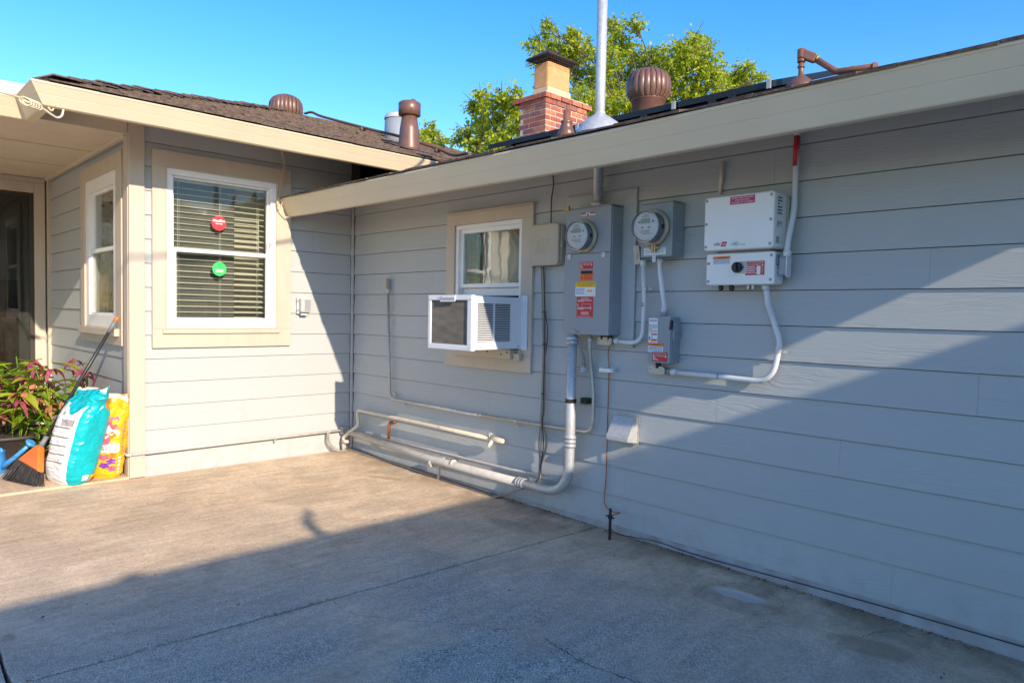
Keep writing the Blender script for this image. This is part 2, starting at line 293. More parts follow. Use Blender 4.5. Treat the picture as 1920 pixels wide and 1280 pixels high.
# ------------------------------------------------------------------ mesh helpers
ORIG = {}
class MB:
    def __init__(s): s.v = []; s.f = []; s.m = []; s.sm = []
    def add(s, vs_, fs, m=0, smooth=False):
        k = len(s.v); s.v += [tuple(q) for q in vs_]
        for f in fs: s.f.append(tuple(i+k for i in f)); s.m.append(m); s.sm.append(smooth)
        return s
    def box(s, x0, x1, y0, y1, z0, z1, m=0):
        vs_ = [(x, y, z) for z in (z0, z1) for y in (y0, y1) for x in (x0, x1)]
        return s.add(vs_, [(0, 2, 3, 1), (4, 5, 7, 6), (0, 1, 5, 4), (2, 6, 7, 3), (0, 4, 6, 2), (1, 3, 7, 5)], m)
    def obox(s, c, ux, uy, uz, m=0):            # centre and three half-axis vectors
        c, ux, uy, uz = (Vector(q) for q in (c, ux, uy, uz))
        vs_ = [c+ux*i+uy*j+uz*k for k in (-1, 1) for j in (-1, 1) for i in (-1, 1)]
        return s.add(vs_, [(0, 2, 3, 1), (4, 5, 7, 6), (0, 1, 5, 4), (2, 6, 7, 3), (0, 4, 6, 2), (1, 3, 7, 5)], m)
    def extrude(s, pts, vec, m=0):
        n = len(pts); vec = Vector(vec); pts = [Vector(q) for q in pts]
        vs_ = pts+[q+vec for q in pts]
        fs = [tuple(range(n-1, -1, -1)), tuple(range(n, 2*n))]+[(i, (i+1) % n, n+(i+1) % n, n+i) for i in range(n)]
        return s.add(vs_, fs, m)
    def tube(s, pts, r, n=10, m=0, caps=True):
        pts = [Vector(q) for q in pts]; R_ = r if isinstance(r, (list, tuple)) else [r]*len(pts)
        t0 = (pts[1]-pts[0]).normalized(); u = t0.orthogonal().normalized(); vs_ = []
        for i, q in enumerate(pts):
            t = ((pts[min(i+1, len(pts)-1)]-q).normalized()+(q-pts[max(i-1, 0)]).normalized())
            t = t.normalized() if t.length > 1e-6 else t0
            u = (u-t*u.dot(t)).normalized(); w = t.cross(u)
            vs_ += [q+(u*math.cos(a)+w*math.sin(a))*R_[i] for a in (2*math.pi*k/n for k in range(n))]
        fs = [(i*n+k, i*n+(k+1) % n, (i+1)*n+(k+1) % n, (i+1)*n+k) for i in range(len(pts)-1) for k in range(n)]
        s.add(vs_, fs, m, True)
        if caps:
            b = len(s.v)-len(vs_); s.f.append(tuple(b+k for k in range(n-1, -1, -1))); s.f.append(tuple(b+(len(pts)-1)*n+k for k in range(n)))
            s.m += [m, m]; s.sm += [False, False]
        return s
    def lathe(s, prof, o, axis=(0, 0, 1), n=24, m=0, smooth=True, caps=True):
        o = Vector(o); ax = Vector(axis).normalized(); u = ax.orthogonal().normalized(); w = ax.cross(u); vs_ = []
        for (r, h) in prof:
            vs_ += [o+ax*h+(u*math.cos(a)+w*math.sin(a))*max(r, 1e-5) for a in (2*math.pi*k/n for k in range(n))]
        fs = [(i*n+k, i*n+(k+1) % n, (i+1)*n+(k+1) % n, (i+1)*n+k) for i in range(len(prof)-1) for k in range(n)]
        s.add(vs_, fs, m, smooth)
        if caps:
            b = len(s.v)-len(vs_); s.f.append(tuple(b+k for k in range(n-1, -1, -1))); s.f.append(tuple(b+(len(prof)-1)*n+k for k in range(n)))
            s.m += [m, m]; s.sm += [False, False]
        return s
    def rbox(s, c, U, V, N, hw, hh, d, r=0.02, m=0, k=5):   # rounded-corner slab: centre of back face, axes, half width/height, depth
        c, U, V, N = (Vector(q) for q in (c, U, V, N)); pts = []
        for (sx, sy, a0) in ((1, 1, 0), (-1, 1, 90), (-1, -1, 180), (1, -1, 270)):
            for i in range(k+1):
                a = math.radians(a0+90*i/k); pts.append(c+U*(sx*(hw-r)+r*math.cos(a))+V*(sy*(hh-r)+r*math.sin(a)))
        return s.extrude(pts, N*d, m)
    def grid(s, fn, nu, nv, m=0, smooth=True, flip=False):
        vs_ = [fn(i/nu, j/nv) for j in range(nv+1) for i in range(nu+1)]
        fs = [(j*(nu+1)+i, j*(nu+1)+i+1, (j+1)*(nu+1)+i+1, (j+1)*(nu+1)+i) for j in range(nv) for i in range(nu)]
        if flip: fs = [f[::-1] for f in fs]
        return s.add(vs_, fs, m, smooth)
    def mesh(s, mats, org=(0, 0, 0)):
        me = bpy.data.meshes.new('mesh'); o = Vector(org)
        me.from_pydata([tuple(Vector(q)-o) for q in s.v], [], s.f)
        for mm in (mats if isinstance(mats, (list, tuple)) else [mats]): me.materials.append(MATS[mm])
        me.polygons.foreach_set('material_index', s.m); me.polygons.foreach_set('use_smooth', s.sm); me.update()
        return me
    def build(s, name, mats, parent=None, label=None, bevel=0.0, org=None, seg=2, kind=None):
        if parent is None:
            if org is None:
                a = np.array(s.v); org = ((a[:, 0].min()+a[:, 0].max())/2, (a[:, 1].min()+a[:, 1].max())/2, a[:, 2].min())
        else: org = ORIG[parent.name]
        o = bpy.data.objects.new(name, s.mesh(mats, org)); col.objects.link(o); ORIG[o.name] = Vector(org)
        if parent is None: o.location = org
        else: o.parent = parent
        if label: o['label'] = label
        if kind: o['kind'] = kind
        if bevel:
            b = o.modifiers.new('bevel', 'BEVEL'); b.width = bevel; b.segments = seg; b.limit_method = 'ANGLE'; b.angle_limit = math.radians(40)
        return o
def thing(name, label, cat, loc, group=None):
    o = bpy.data.objects.new(name, None); col.objects.link(o); o.location = loc; ORIG[o.name] = Vector(loc)
    o.empty_display_size = 0.1; o['label'] = label; o['category'] = cat
    if group: o['group'] = group
    return o
def tag(o, label, cat, group=None):
    o['label'] = label; o['category'] = cat
    if group: o['group'] = group
    return o
def inst(name, mesh, parent, loc, rot=None, scale=None):       # shared mesh piece, world position
    o = bpy.data.objects.new(name, mesh); col.objects.link(o); o.parent = parent
    o.location = Vector(loc)-ORIG[parent.name]; ORIG[o.name] = Vector(loc)
    if rot is not None: o.rotation_euler = rot
    if scale is not None: o.scale = scale
    return o
def fillet(pts, rad, k=7):
    pts = [Vector(q) for q in pts]; out = [pts[0]]
    for i in range(1, len(pts)-1):
        p, a, b = pts[i], pts[i-1]-pts[i], pts[i+1]-pts[i]
        la, lb = a.length, b.length; a.normalize(); b.normalize(); ang = a.angle(b)
        if ang > 3.1: out.append(p); continue
        d = min(rad/math.tan(ang/2), la*0.49, lb*0.49); s0, s1 = p+a*d, p+b*d
        for j in range(k+1):
            t = j/k; out.append(s0*(1-t)**2+p*2*t*(1-t)+s1*t*t)
    out.append(pts[-1]); return out
def smooth_path(pts, k=6):
    P = [Vector(q) for q in pts]; P = [P[0]*2-P[1]]+P+[P[-1]*2-P[-2]]; out = []
    for i in range(1, len(P)-2):
        for j in range(k):
            t = j/k; a, b, c, d = P[i-1], P[i], P[i+1], P[i+2]
            out.append(0.5*((2*b)+(c-a)*t+(2*a-5*b+4*c-d)*t*t+(3*b-a-3*c+d)*t**3))
    out.append(P[-2]); return out
_TX = {}
def text_geo(t, bold=0.0):
    if (t, bold) in _TX: return _TX[(t, bold)]
    cu = bpy.data.curves.new('t', 'FONT'); cu.body = t; cu.resolution_u = 2; cu.size = 1.0; cu.offset = bold
    o = bpy.data.objects.new('t', cu); col.objects.link(o)
    me = bpy.data.meshes.new_from_object(o.evaluated_get(bpy.context.evaluated_depsgraph_get()))
    vs_ = [tuple(v.co) for v in me.vertices]; fs = [tuple(p.vertices) for p in me.polygons]
    bpy.data.objects.remove(o); bpy.data.curves.remove(cu); bpy.data.meshes.remove(me)
    xs = [v[0] for v in vs_]; ys = [v[1] for v in vs_]
    x0, x1, y0, y1 = min(xs), max(xs), min(ys), max(ys)
    r = ([((v[0]-x0)/(x1-x0), (v[1]-y0)/(y1-y0)) for v in vs_], fs); _TX[(t, bold)] = r; return r
def text_on(mb, t, fn, s0, s1, t0, t1, m=0, bold=0.0):
    vs_, fs = text_geo(t, bold); mb.add([fn(s0+(s1-s0)*a, t0+(t1-t0)*b) for a, b in vs_], fs, m)

# generic sticker on a plane: frame o (lower left corner), U, V unit vectors, N outward
def sticker(name, parent, o, U, V, N, w, h, mat, items, label=None, thick=0.0012):
    o, U, V, N = (Vector(q) for q in (o, U, V, N))
    mb = MB(); mb.extrude([o, o+U*w, o+U*w+V*h, o+V*h], N*thick)
    base = mb.build(name, mat, parent, label)
    by = {}
    for it in items:
        q = by.setdefault(it[1], MB())
        fn = lambda a, b: o+U*(a*w)+V*(b*h)+N*(thick+0.0008)
        if it[0] == 'text': text_on(q, it[2], fn, it[3], it[4], it[5], it[6], 0, it[7] if len(it) > 7 else 0.0)
        elif it[0] == 'bar':
            s0, s1, t0, t1 = it[2:6]; q.add([fn(s0, t0), fn(s1, t0), fn(s1, t1), fn(s0, t1)], [(0, 1, 2, 3)])
        elif it[0] == 'lines':           # rows of broken words too small to read
            s0, s1, t0, t1, nrow = it[2:7]; rn = random.Random(len(name)+nrow)
            for k in range(nrow):
                y1 = t1-(t1-t0)*k/nrow; y0 = y1-(t1-t0)/nrow*0.5; x = s0
                while x < s1-0.02:
                    x2 = min(s1, x+(0.06+0.12*rn.random())*(s1-s0)/0.9); q.add([fn(x, y0), fn(x2, y0), fn(x2, y1), fn(x, y1)], [(0, 1, 2, 3)]); x = x2+0.025
                    if rn.random() < 0.06: break
        elif it[0] == 'tri':
            cx, cy, r = it[2:5]; q.add([fn(cx-r*h/w, cy-r*.8), fn(cx+r*h/w, cy-r*.8), fn(cx, cy+r)], [(0, 1, 2)])
    for mm, q in by.items(): q.build('printing', mm, base)
    return base
UX, UY, UZ = Vector((1, 0, 0)), Vector((0, 1, 0)), Vector((0, 0, 1))
NY, PX = Vector((0, -1, 0)), Vector((1, 0, 0))

# ================================================================== ground
def struct(o): o['kind'] = 'structure'; return o
gb = MB(); S = 400; gb.add([(-S, -S, -0.16), (S, -S, -0.16), (S, S, -0.16), (-S, S, -0.16)], [(0, 1, 2, 3)])
struct(gb.build('ground', 'ground', org=(0, 0, -0.16)))
def rag(a, b, n, amp, seed):
    rn = random.Random(seed); a, b = Vector(a), Vector(b); d = (b-a); nn = Vector((-d.y, d.x, 0)).normalized()
    return [a+d*(i/n)+nn*(rn.uniform(-amp, amp) if 0 < i < n else 0) for i in range(n+1)]
patio = bpy.data.objects.new('patio', None); col.objects.link(patio); patio['kind'] = 'structure'; ORIG['patio'] = Vector((0, 0, 0)); ORIG[patio.name] = Vector((0, 0, 0))
def slab(outline, lift=0.0, th=0.09):
    top = [Vector((p.x, p.y, gz(p.x)+lift)) for p in outline]; n = len(top); c = sum(top, Vector())/n
    # chamfered rim: top inset ring then wall
    ring = [p+(c-p).normalized()*0.006 for p in top]
    mb = MB(); vs_ = ring+[p-UZ*0.005 for p in top]+[p-UZ*th for p in top]
    fs = [tuple(range(n))]+[(i, i+n, (i+1) % n+n, (i+1) % n) for i in range(n)]+[(i+n, i+2*n, (i+1) % n+2*n, (i+1) % n+n) for i in range(n)]
    mb.add(vs_, [f[::-1] if k else f for k, f in enumerate(fs)])
    return mb.build('concrete_slab', 'concrete', patio)
J0, J1 = Vector((2.895, 0.03, 0)), Vector((2.731, -2.995, 0))
e1 = rag(J0, J1, 46, 0.005, 1); e2 = rag(J1+Vector((0, 0, 0)), (0.004, -2.975, 0), 30, 0.004, 2)
slab(list(reversed([Vector((0.012, 0.03, 0))]+e1+e2)))
off = Vector((0.020, 0, 0))
e3 = rag(J0+off, J1+off, 46, 0.006, 3); slab([Vector((9.0, -3.0, 0)), Vector((9.0, 0.03, 0))]+e3)
e4 = rag((0.0, -3.0, 0), (9.0, -3.03, 0), 40, 0.006, 5); slab(list(reversed(e4))+[Vector((0.0, -12, 0)), Vector((9.0, -12, 0))])
e5 = rag((0.0, -1.86, 0), (0.0, -9, 0), 50, 0.003, 6); slab(list(reversed([Vector((-2.75, -1.86, 0))]+e5+[Vector((-2.75, -9, 0))])), lift=0.012)
jb = MB(); jb.add([(-2.7, -9, -.012), (9, -9, gz(9)-.012), (9, .03, gz(9)-.012), (-2.7, .03, -.012)], [(0, 1, 2, 3)])
jb.build('joint_filling', 'dirt', patio)
def crack(pts, w, seed):
    rn = random.Random(seed); P = smooth_path(pts, 8); P = [p+Vector((rn.uniform(-.006, .006), rn.uniform(-.006, .006), 0)) for p in P]
    vs_ = []
    for i, p in enumerate(P):
        t = (P[min(i+1, len(P)-1)]-P[max(i-1, 0)]); nn = Vector((-t.y, t.x, 0)).normalized()
        ww = w*(0.35+rn.random()); q = Vector((p.x, p.y, gz(p.x)+0.0018)); vs_ += [q-nn*ww, q+nn*ww]
    mb = MB(); mb.add(vs_, [(2*i, 2*i+2, 2*i+3, 2*i+1) for i in range(len(P)-1)]); mb.build('crack', 'dirt', patio)
crack([G(*q) for q in ((625, 1127), (660, 1150), (740, 1160), (870, 1170), (960, 1182))], 0.0009, 1)
crack([G(*q) for q in ((1020, 1195), (1040, 1210), (1062, 1222), (1080, 1236), (1110, 1248), (1150, 1262), (1195, 1279), (1300, 1320))], 0.0022, 2)
crack([G(*q) for q in ((1300, 1118), (1330, 1098), (1385, 1094), (1430, 1104), (1468, 1128), (1455, 1150), (1420, 1152))], 0.0011, 4)
crack([G(*q) for q in ((1610, 1196), (1640, 1186), (1680, 1182), (1720, 1195))], 0.0014, 5)
crack([G(*q) for q in ((955, 1000), (1000, 1010), (1030, 1022))], 0.0006, 6)

# ================================================================== house
house = thing('house', 'single-storey house with light grey lap siding, cream trim and brown shingle roof', 'house', (0, 0, 0))
EXP = 0.178; Z0 = -0.010
def clip_rects(x0, x1, z0, z1, holes):
    rects = [(x0, x1, z0, z1)]
    for (a, b, c, d) in holes:
        out = []
        for (p, q, r, s) in rects:
            if b <= p or a >= q or d <= r or c >= s: out.append((p, q, r, s)); continue
            if a > p: out.append((p, a, r, s))
            if b < q: out.append((b, q, r, s))
            if c > r: out.append((max(p, a), min(q, b), r, c))
            if d < s: out.append((max(p, a), min(q, b), d, s))
        rects = out
    return rects
def siding(wall, plane, s0, s1, ncourse, holes, joints, ztop, seed):
    """plane: fn(s, out, z) -> world, s along wall, out = distance proud of the lip line"""
    rn = random.Random(seed)
    for k in range(ncourse):
        za = Z0+k*EXP; zb = min(za+EXP-(0.0036 if k < ncourse-1 else 0), ztop)
        if zb-za < 0.02: continue
        cuts = [s0]+sorted(joints.get(k, []))+[s1]; segs = [(cuts[i]+(0.0004 if i else 0), cuts[i+1]-(0.0004 if i < len(cuts)-2 else 0)) for i in range(len(cuts)-1)]
        for (a, b) in segs:
            for (p, q, r, s) in clip_rects(a, b, za, zb, holes):
                if q-p < 0.004 or s-r < 0.004: continue
                o = lambda z: -0.0090*(z-za)/EXP+rn.uniform(-0.0002, 0.0002)
                f0, f1 = o(r), o(s)
                lip = 0.0
                pts = [plane(p, f0+lip, r), plane(q, f0+lip, r), plane(q, f1, s), plane(p, f1, s), plane(p, -0.02, r), plane(q, -0.02, r), plane(q, -0.02, s), plane(p, -0.02, s)]
                mb = MB(); mb.add(pts, [(0, 1, 2, 3), (4, 7, 6, 5), (0, 4, 5, 1), (1, 5, 6, 2), (2, 6, 7, 3), (3, 7, 4, 0)])
                mb.build('siding_board', 'siding', wall)
def wall_sheet(name, plane, s0, s1, z0, z1, holes, label):
    mb = MB()
    for (p, q, r, s) in clip_rects(s0, s1, z0, z1, holes):
        mb.add([plane(p, -0.021, r), plane(q, -0.021, r), plane(q, -0.021, s), plane(p, -0.021, s), plane(p, -0.09, r), plane(q, -0.09, r), plane(q, -0.09, s), plane(p, -0.09, s)],
               [(0, 1, 2, 3), (4, 7, 6, 5), (0, 4, 5, 1), (1, 5, 6, 2), (2, 6, 7, 3), (3, 7, 4, 0)])
    return mb.build(name, 'room', house, label)
YC = -1.85
plA = lambda s, o, z: Vector((s, -o, z))
plB = lambda s, o, z: Vector((o, s, z))
plC = lambda s, o, z: Vector((s, YC-o, z))
hA = (1.478, 2.200, 0.985, 1.925); hB = (-1.622, -0.733, 1.105, 2.322); hC = (-1.22, -0.30, 1.10, 2.31)
wA = wall_sheet('wall', plA, 0.0, 6.42, 0.0, 2.34, [hA], 'long lap-sided wall carrying the electrical equipment')
wB = wall_sheet('wall', plB, -1.80, 0.08, 0.0, 2.75, [hB], 'lap-sided wall with the large blinds window')
wC = wall_sheet('wall', plC, -2.66, -0.02, 0.0, 2.62, [hC], 'lap-sided porch side wall with the narrow window')
joint_px = {0: [4.6], 1: [3.105], 2: [2.2, 5.3], 3: [1.875, 4.35], 4: [3.70], 5: [0.9, 4.9], 6: [3.42], 7: [3.02], 8: [1.2, 4.7], 9: [3.3], 10: [2.6, 5.4], 11: [3.98], 12: [1.9, 4.9], 13: [3.3]}
siding(wA, plA, 0.022, 6.40, 14, [hA], joint_px, 2.34, 1)
siding(wB, plB, -1.760, -0.022, 16, [hB], {2: [-1.0], 10: [-.4]}, 2.72, 2)
siding(wC, plC, -2.60, -0.105, 15, [hC], {}, 2.508, 3)
fd = MB(); fd.box(0.03, 6.42, 0.006, 0.09, -0.16, Z0-0.002); fd.build('foundation', 'foundation', house)
fd = MB(); fd.box(-0.10, -0.012, -1.80, -0.01, -0.12, Z0); fd.build('foundation', 'foundation', house)
# trim boards
def tb(name, b, mat='trim', bevel=0.003, parent=house, label=None):
    mb = MB(); mb.box(*b); return mb.build(name, mat, parent, label, bevel)
tb('corner_board', (-0.006, 0.020, -1.868, -1.762, 0.004, 2.62))
tb('corner_board', (-0.105, -0.0065, -1.872, -1.80, 0.006, 2.60))
tb('corner_trim', (0.0005, 0.022, -0.022, -0.0005, 0.0, 2.40), 'pipe_siding')
tb('corner_trim', (-2.655, -2.60, -1.872, -1.83, 0.02, 2.505))
# end wall and back volume so the house is closed
mb = MB(); mb.box(6.42, 6.50, 0.0, 6.9, -0.15, 2.30); mb.build('wall', 'siding', house, 'end wall beyond the equipment wall')
mb = MB(); mb.box(-7.5, 6.5, 6.9, 7.0, -0.15, 2.6); mb.build('wall', 'siding', house, 'rear wall of the house')
mb = MB(); mb.box(-7.6, -7.5, -9.0, 7.0, -0.15, 2.6); mb.build('wall', 'siding', house, 'far side wall of the house')

# ---- gutters (tall fascia gutter with a crease)
def gutter(path, H, name='gutter'):
    """path: list of (x,y) of the outer lip line walked with the outside on the LEFT... profile offsets go inwards"""
    k = H/0.143
    prof = [(-0.125, -0.030), (-0.034, -0.030), (-0.010, 0.003), (0.0, 0.003), (0.002, -0.004), (0.000, -0.011*k), (-0.003, -0.012*k), (-0.034, -0.0715*k), (-0.0365, -0.073*k), (-0.0365, -0.0755*k), (-0.068, -0.139*k), (-0.073, -0.143*k), (-0.125, -0.139*k)]
    P = [Vector((p[0], p[1], p[2])) for p in path]; N = []
    for i in range(len(P)-1):
        d = (P[i+1]-P[i]); N.append(Vector((d.y, -d.x, 0)).normalized())
    mb = MB(); np_ = len(prof); vs_ = []
    for i, p in enumerate(P):
        if i == 0: off_ = N[0]
        elif i == len(P)-1: off_ = N[-1]
        else:
            a, b = N[i-1], N[i]; off_ = (a+b)/(1+a.dot(b))
        for (o, z) in prof: vs_.append(p+off_*o+UZ*z)
    fs = []
    for i in range(len(P)-1):
        for j in range(np_):
            fs.append((i*np_+j, i*np_+(j+1) % np_, (i+1)*np_+(j+1) % np_, (i+1)*np_+j))
    fs.append(tuple(range(np_))); fs.append(tuple((len(P)-1)*np_+j for j in range(np_-1, -1, -1)))
    mb.add(vs_, fs); return mb.build(name, 'gutter', house)
LA = 2.190
gA = gutter([(6.5, -0.715, LA-0.02), (3.4, -0.715, LA-0.026), (0.022, -0.715, LA)][::-1], 0.143)
XB, ZB = 0.78, 2.558
gB = gutter([(0.30, -9.0, ZB), (0.30, -2.59, ZB), (XB, -2.59, ZB), (XB, 0.6, ZB)], 0.119)
for g_ in (gA, gB):
    import bmesh
    bm = bmesh.new(); bm.from_mesh(g_.data); bmesh.ops.recalc_face_normals(bm, faces=bm.faces); bm.to_mesh(g_.data); bm.free()

# ---- soffits and overhang undersides
mb = MB(); mb.extrude([(0.02, -0.60, 2.10), (6.5, -0.60, 2.10), (6.5, -0.001, 2.30), (0.02, -0.001, 2.30)], (0, 0, 0.02)); mb.build('soffit', 'soffit', house)
mb = MB(); mb.extrude([(0.001, -2.5, 2.690), (0.001, 0.3, 2.690), (0.66, 0.3, 2.470), (0.66, -2.5, 2.470)], (0, 0, 0.02)); mb.build('soffit', 'soffit', house)
ps = MB(); ps.box(-2.72, -0.002, -9.0, YC-0.012, 2.510, 2.53); so_ = ps.build('soffit', 'soffit', house, 'flat porch ceiling of painted panels')
for x in (-0.87, -1.75, -2.55):
    s_ = MB(); s_.box(x-0.012, x+0.012, -9.0, YC-0.03, 2.502, 2.5095); s_.build('batten', 'soffit', so_)
s_ = MB(); s_.box(-2.6, -0.03, YC-0.045, YC-0.014, 2.487, 2.5095); s_.build('moulding', 'soffit', so_)
tb('porch_beam', (-0.09, -0.004, -9.0, -1.872, 2.512, 2.72), 'soffit')

# ---- roofs
rf = MB()
EA = 2.192; PIT_ = 0.333; PA_ = 0.320; XD_ = 0.005
def ra(y, x=0.0): return EA-XD_*x+PA_*(y+0.70)
def rb(x): return ZB+0.012+PIT_*(XB-0.01-x)
TH = 0.03
def sheet(mb, pts, th=TH):
    mb.extrude([Vector(p)-UZ*th for p in pts], (0, 0, th))
roof_a = MB(); RY = 3.5
sheet(roof_a, [(0.02, -0.70, ra(-0.70)), (6.5, -0.70, ra(-0.70, 6.5)), (6.5, RY, ra(RY, 6.5)), (-5.5, RY, ra(RY, -5.5)), (-5.5, 0.45, ra(0.45, -5.5)), (0.02, 0.45, ra(0.45))])
sheet(roof_a, [(6.5, RY, ra(RY, 6.5)), (6.5, 7.6, ra(RY, 6.5)-PIT_*4.1), (-5.5, 7.6, ra(RY, -5.5)-PIT_*4.1), (-5.5, RY, ra(RY, -5.5))])
ro_a = roof_a.build('roof', 'roof_deck', house, 'low-pitched shingle roof over the long wall')
roof_b = MB(); XR = -2.45; YH = -2.57+(XB-XR)
sheet(roof_b, [(XB-.01, -2.58, rb(XB-.01)), (XB-.01, 3.0, rb(XB-.01)), (XR, 3.9, rb(XR)), (XR, YH, rb(XR))])
sheet(roof_b, [(XB-.01, -2.58, rb(XB-.01)), (XR, YH, rb(XR)), (-6.0, -2.50, rb(XB-.01)-.05)])
sheet(roof_b, [(XR, YH, rb(XR)), (XR, 3.9, rb(XR)), (-6.0, 3.9, rb(XB-.01)), (-6.0, -2.58, rb(XB-.01))])
ro_b = roof_b.build('roof', 'roof_deck', house, 'higher hipped shingle roof over the window wall')
roof_p = MB(); sheet(roof_p, [(0.29, -9.0, ZB+0.012), (0.29, -2.57, ZB+0.012), (-3, -2.57, ZB+0.5), (-3, -9, ZB+0.5)])
ro_p = roof_p.build('roof', 'roof_deck', house, 'porch roof at the far left')
# shingles
def shingles(ro, org, along, up, length_fn, ncourse, seed, exposure=0.14, start=0.0):
    rn = random.Random(seed); mb = MB(); along = Vector(along); up = Vector(up).normalized(); nrm = along.cross(up).normalized()
    if nrm.z < 0: nrm = -nrm
    org = Vector(org)
    for k in range(ncourse):
        a0, a1 = length_fn(k*exposure); s = a0-rn.random()*0.2
        while s < a1:
            w = rn.choice((0.13, 0.17, 0.2, 0.26, 0.3)); p, q = max(s, a0), min(s+w, a1); s += w+0.004
            if q-p < 0.01: continue
            th = rn.choice((0.006, 0.009, 0.012, 0.015)); d0 = k*exposure-0.012-rn.random()*0.012+start; d1 = k*exposure+exposure+start
            l0 = 0.004+rn.random()*0.004
            pts = [org+along*p+up*d0+nrm*l0, org+along*q+up*d0+nrm*(l0+rn.uniform(-.002, .003)), org+along*q+up*d1+nrm*0.002, org+along*p+up*d1+nrm*0.002]
            tops = [pts[0]+nrm*th, pts[1]+nrm*th, pts[2]+nrm*0.004, pts[3]+nrm*0.004]
            mb.add(pts+tops, [(3, 2, 1, 0), (4, 5, 6, 7), (0, 1, 5, 4), (1, 2, 6, 5), (2, 3, 7, 6), (3, 0, 4, 7)])
    return mb.build('shingles', 'shingle', ro, kind='stuff')
slB = Vector((-1, 0, PIT_)).normalized(); hB_ = lambda d: ((-2.50+d*slB[0]*-1), 3.0)
shingles(ro_b, (XB-.005, 0, rb(XB-.005)), (0, 1, 0), slB, hB_, 24, 3)
slA = Vector((0, 1, PA_)).normalized()
shingles(ro_a, (0, -0.705, ra(-0.705)), (1, 0, -XD_), slA, lambda d: (0.03, 6.48), 9, 5)
shingles(ro_a, (0, 0.55, ra(0.55)), (1, 0, -XD_), slA, lambda d: (-1.5, 1.2), 6, 6)
# hip caps
hip = MB(); rn = random.Random(9); h0, h1 = Vector((XB-.13, -2.585+.13, rb(XB-.13)+.008)), Vector((XR, YH, rb(XR)+.015)); nseg = 30; hd = (h1-h0).normalized(); hs = Vector((1, 1, 0)).normalized()
for i in range(nseg):
    p = h0+(h1-h0)*(i/nseg); L_ = (h1-h0).length/nseg*1.25; t_ = rn.uniform(.010, .022)
    for sgn in (1, -1):
        sd = (hs*sgn*0.12-UZ*0.026)
        a, b = p+UZ*(t_+.008), p+hd*L_+UZ*.006
        hip.extrude([a, a+sd, b+sd, b], (0, 0, 0.009))
hip.build('hip_caps', 'shingle', ro_b, kind='stuff')
de = MB(); de.extrude([(0.03, -.690, ra(-.7)-.02), (6.5, -.690, ra(-.7, 6.5)-.02), (6.5, -.690, ra(-.7, 6.5)+.006), (0.03, -.690, ra(-.7)+.006)], (0, .008, 0)); de.build('drip_edge', 'drip_edge', ro_a)
de = MB(); de.box(XB-.034, XB-.028, -2.55, 0.55, rb(XB)-0.03, rb(XB)+0.008); de.build('drip_edge', 'drip_edge', ro_b)

# ---- window on the lit wall
def frame(mb, plane, a, b, c, d, w, o0, o1, m=0):        # rectangular frame, outer a..b x c..d
    for (p, q, r, s) in ((a, b, d-w, d), (a, b, c, c+w), (a, a+w, c+w, d-w), (b-w, b, c+w, d-w)):
        v = [plane(p, o0, r), plane(q, o0, r), plane(q, o0, s), plane(p, o0, s), plane(p, o1, r), plane(q, o1, r), plane(q, o1, s), plane(p, o1, s)]
        mb.add(v, [(0, 1, 2, 3), (4, 7, 6, 5), (0, 4, 5, 1), (1, 5, 6, 2), (2, 6, 7, 3), (3, 7, 4, 0)], m)
    return mb
def pbox(plane, a, b, c, d, o0, o1, mb=None):
    mb = mb or MB(); v = [plane(p, o, z) for z in (c, d) for o in (o0, o1) for p in (a, b)]
    return mb.add(v, [(0, 2, 3, 1), (4, 5, 7, 6), (0, 1, 5, 4), (2, 6, 7, 3), (0, 4, 6, 2), (1, 3, 7, 5)])
def fixn(o):
    import bmesh
    bm = bmesh.new(); bm.from_mesh(o.data); bmesh.ops.recalc_face_normals(bm, faces=bm.faces); bm.to_mesh(o.data); bm.free(); return o
def win_empty(label): 
    o = bpy.data.objects.new('window', None); col.objects.link(o); o.parent = house; ORIG[o.name] = Vector((0, 0, 0)); o['label'] = label; return o
def casing(win, plane, a, b, c, d, ia, ib, ic, id_, th=0.021):
    for (p, q, r, s) in ((a, b, id_, d), (a, b, c, ic), (a, ia, ic+.0005, id_-.0005), (ib, b, ic+.0005, id_-.0005)):
        fixn(pbox(plane, p, q, r, s, -0.004, th).build('casing', 'trim', win, bevel=0.002))
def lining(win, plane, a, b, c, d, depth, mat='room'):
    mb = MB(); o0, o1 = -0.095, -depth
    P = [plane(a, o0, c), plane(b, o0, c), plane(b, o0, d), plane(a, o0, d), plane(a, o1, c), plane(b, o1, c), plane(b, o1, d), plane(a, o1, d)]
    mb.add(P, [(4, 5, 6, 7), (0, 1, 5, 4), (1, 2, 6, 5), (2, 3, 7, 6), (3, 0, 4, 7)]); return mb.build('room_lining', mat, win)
w1 = win_empty('large double-hung window with white frame and cream casing')
casing(w1, plB, -1.710, -0.615, 0.960, 2.435, -1.618, -0.737, 1.105, 2.320)
fixn(frame(MB(), plB, -1.621, -0.734, 1.102, 2.323, 0.012, -0.006, 0.027).build('moulding', 'trim', w1, bevel=.002))
fixn(frame(MB(), plB, -1.609, -0.746, 1.114, 2.311, 0.045, -0.07, 0.016).build('frame', 'vinyl', w1, bevel=.003))
fixn(pbox(plB, -1.64, -0.715, 1.068, 1.101, 0.0, 0.040).build('sill', 'trim', w1, bevel=.004))
fixn(frame(MB(), plB, -1.563, -0.792, 1.700, 2.265, 0.016, -0.052, -0.022).build('upper_sash', 'vinyl', w1, bevel=.002))
fixn(frame(MB(), plB, -1.563, -0.792, 1.160, 1.722, 0.030, -0.028, -0.002).build('lower_sash', 'vinyl', w1, bevel=.002))
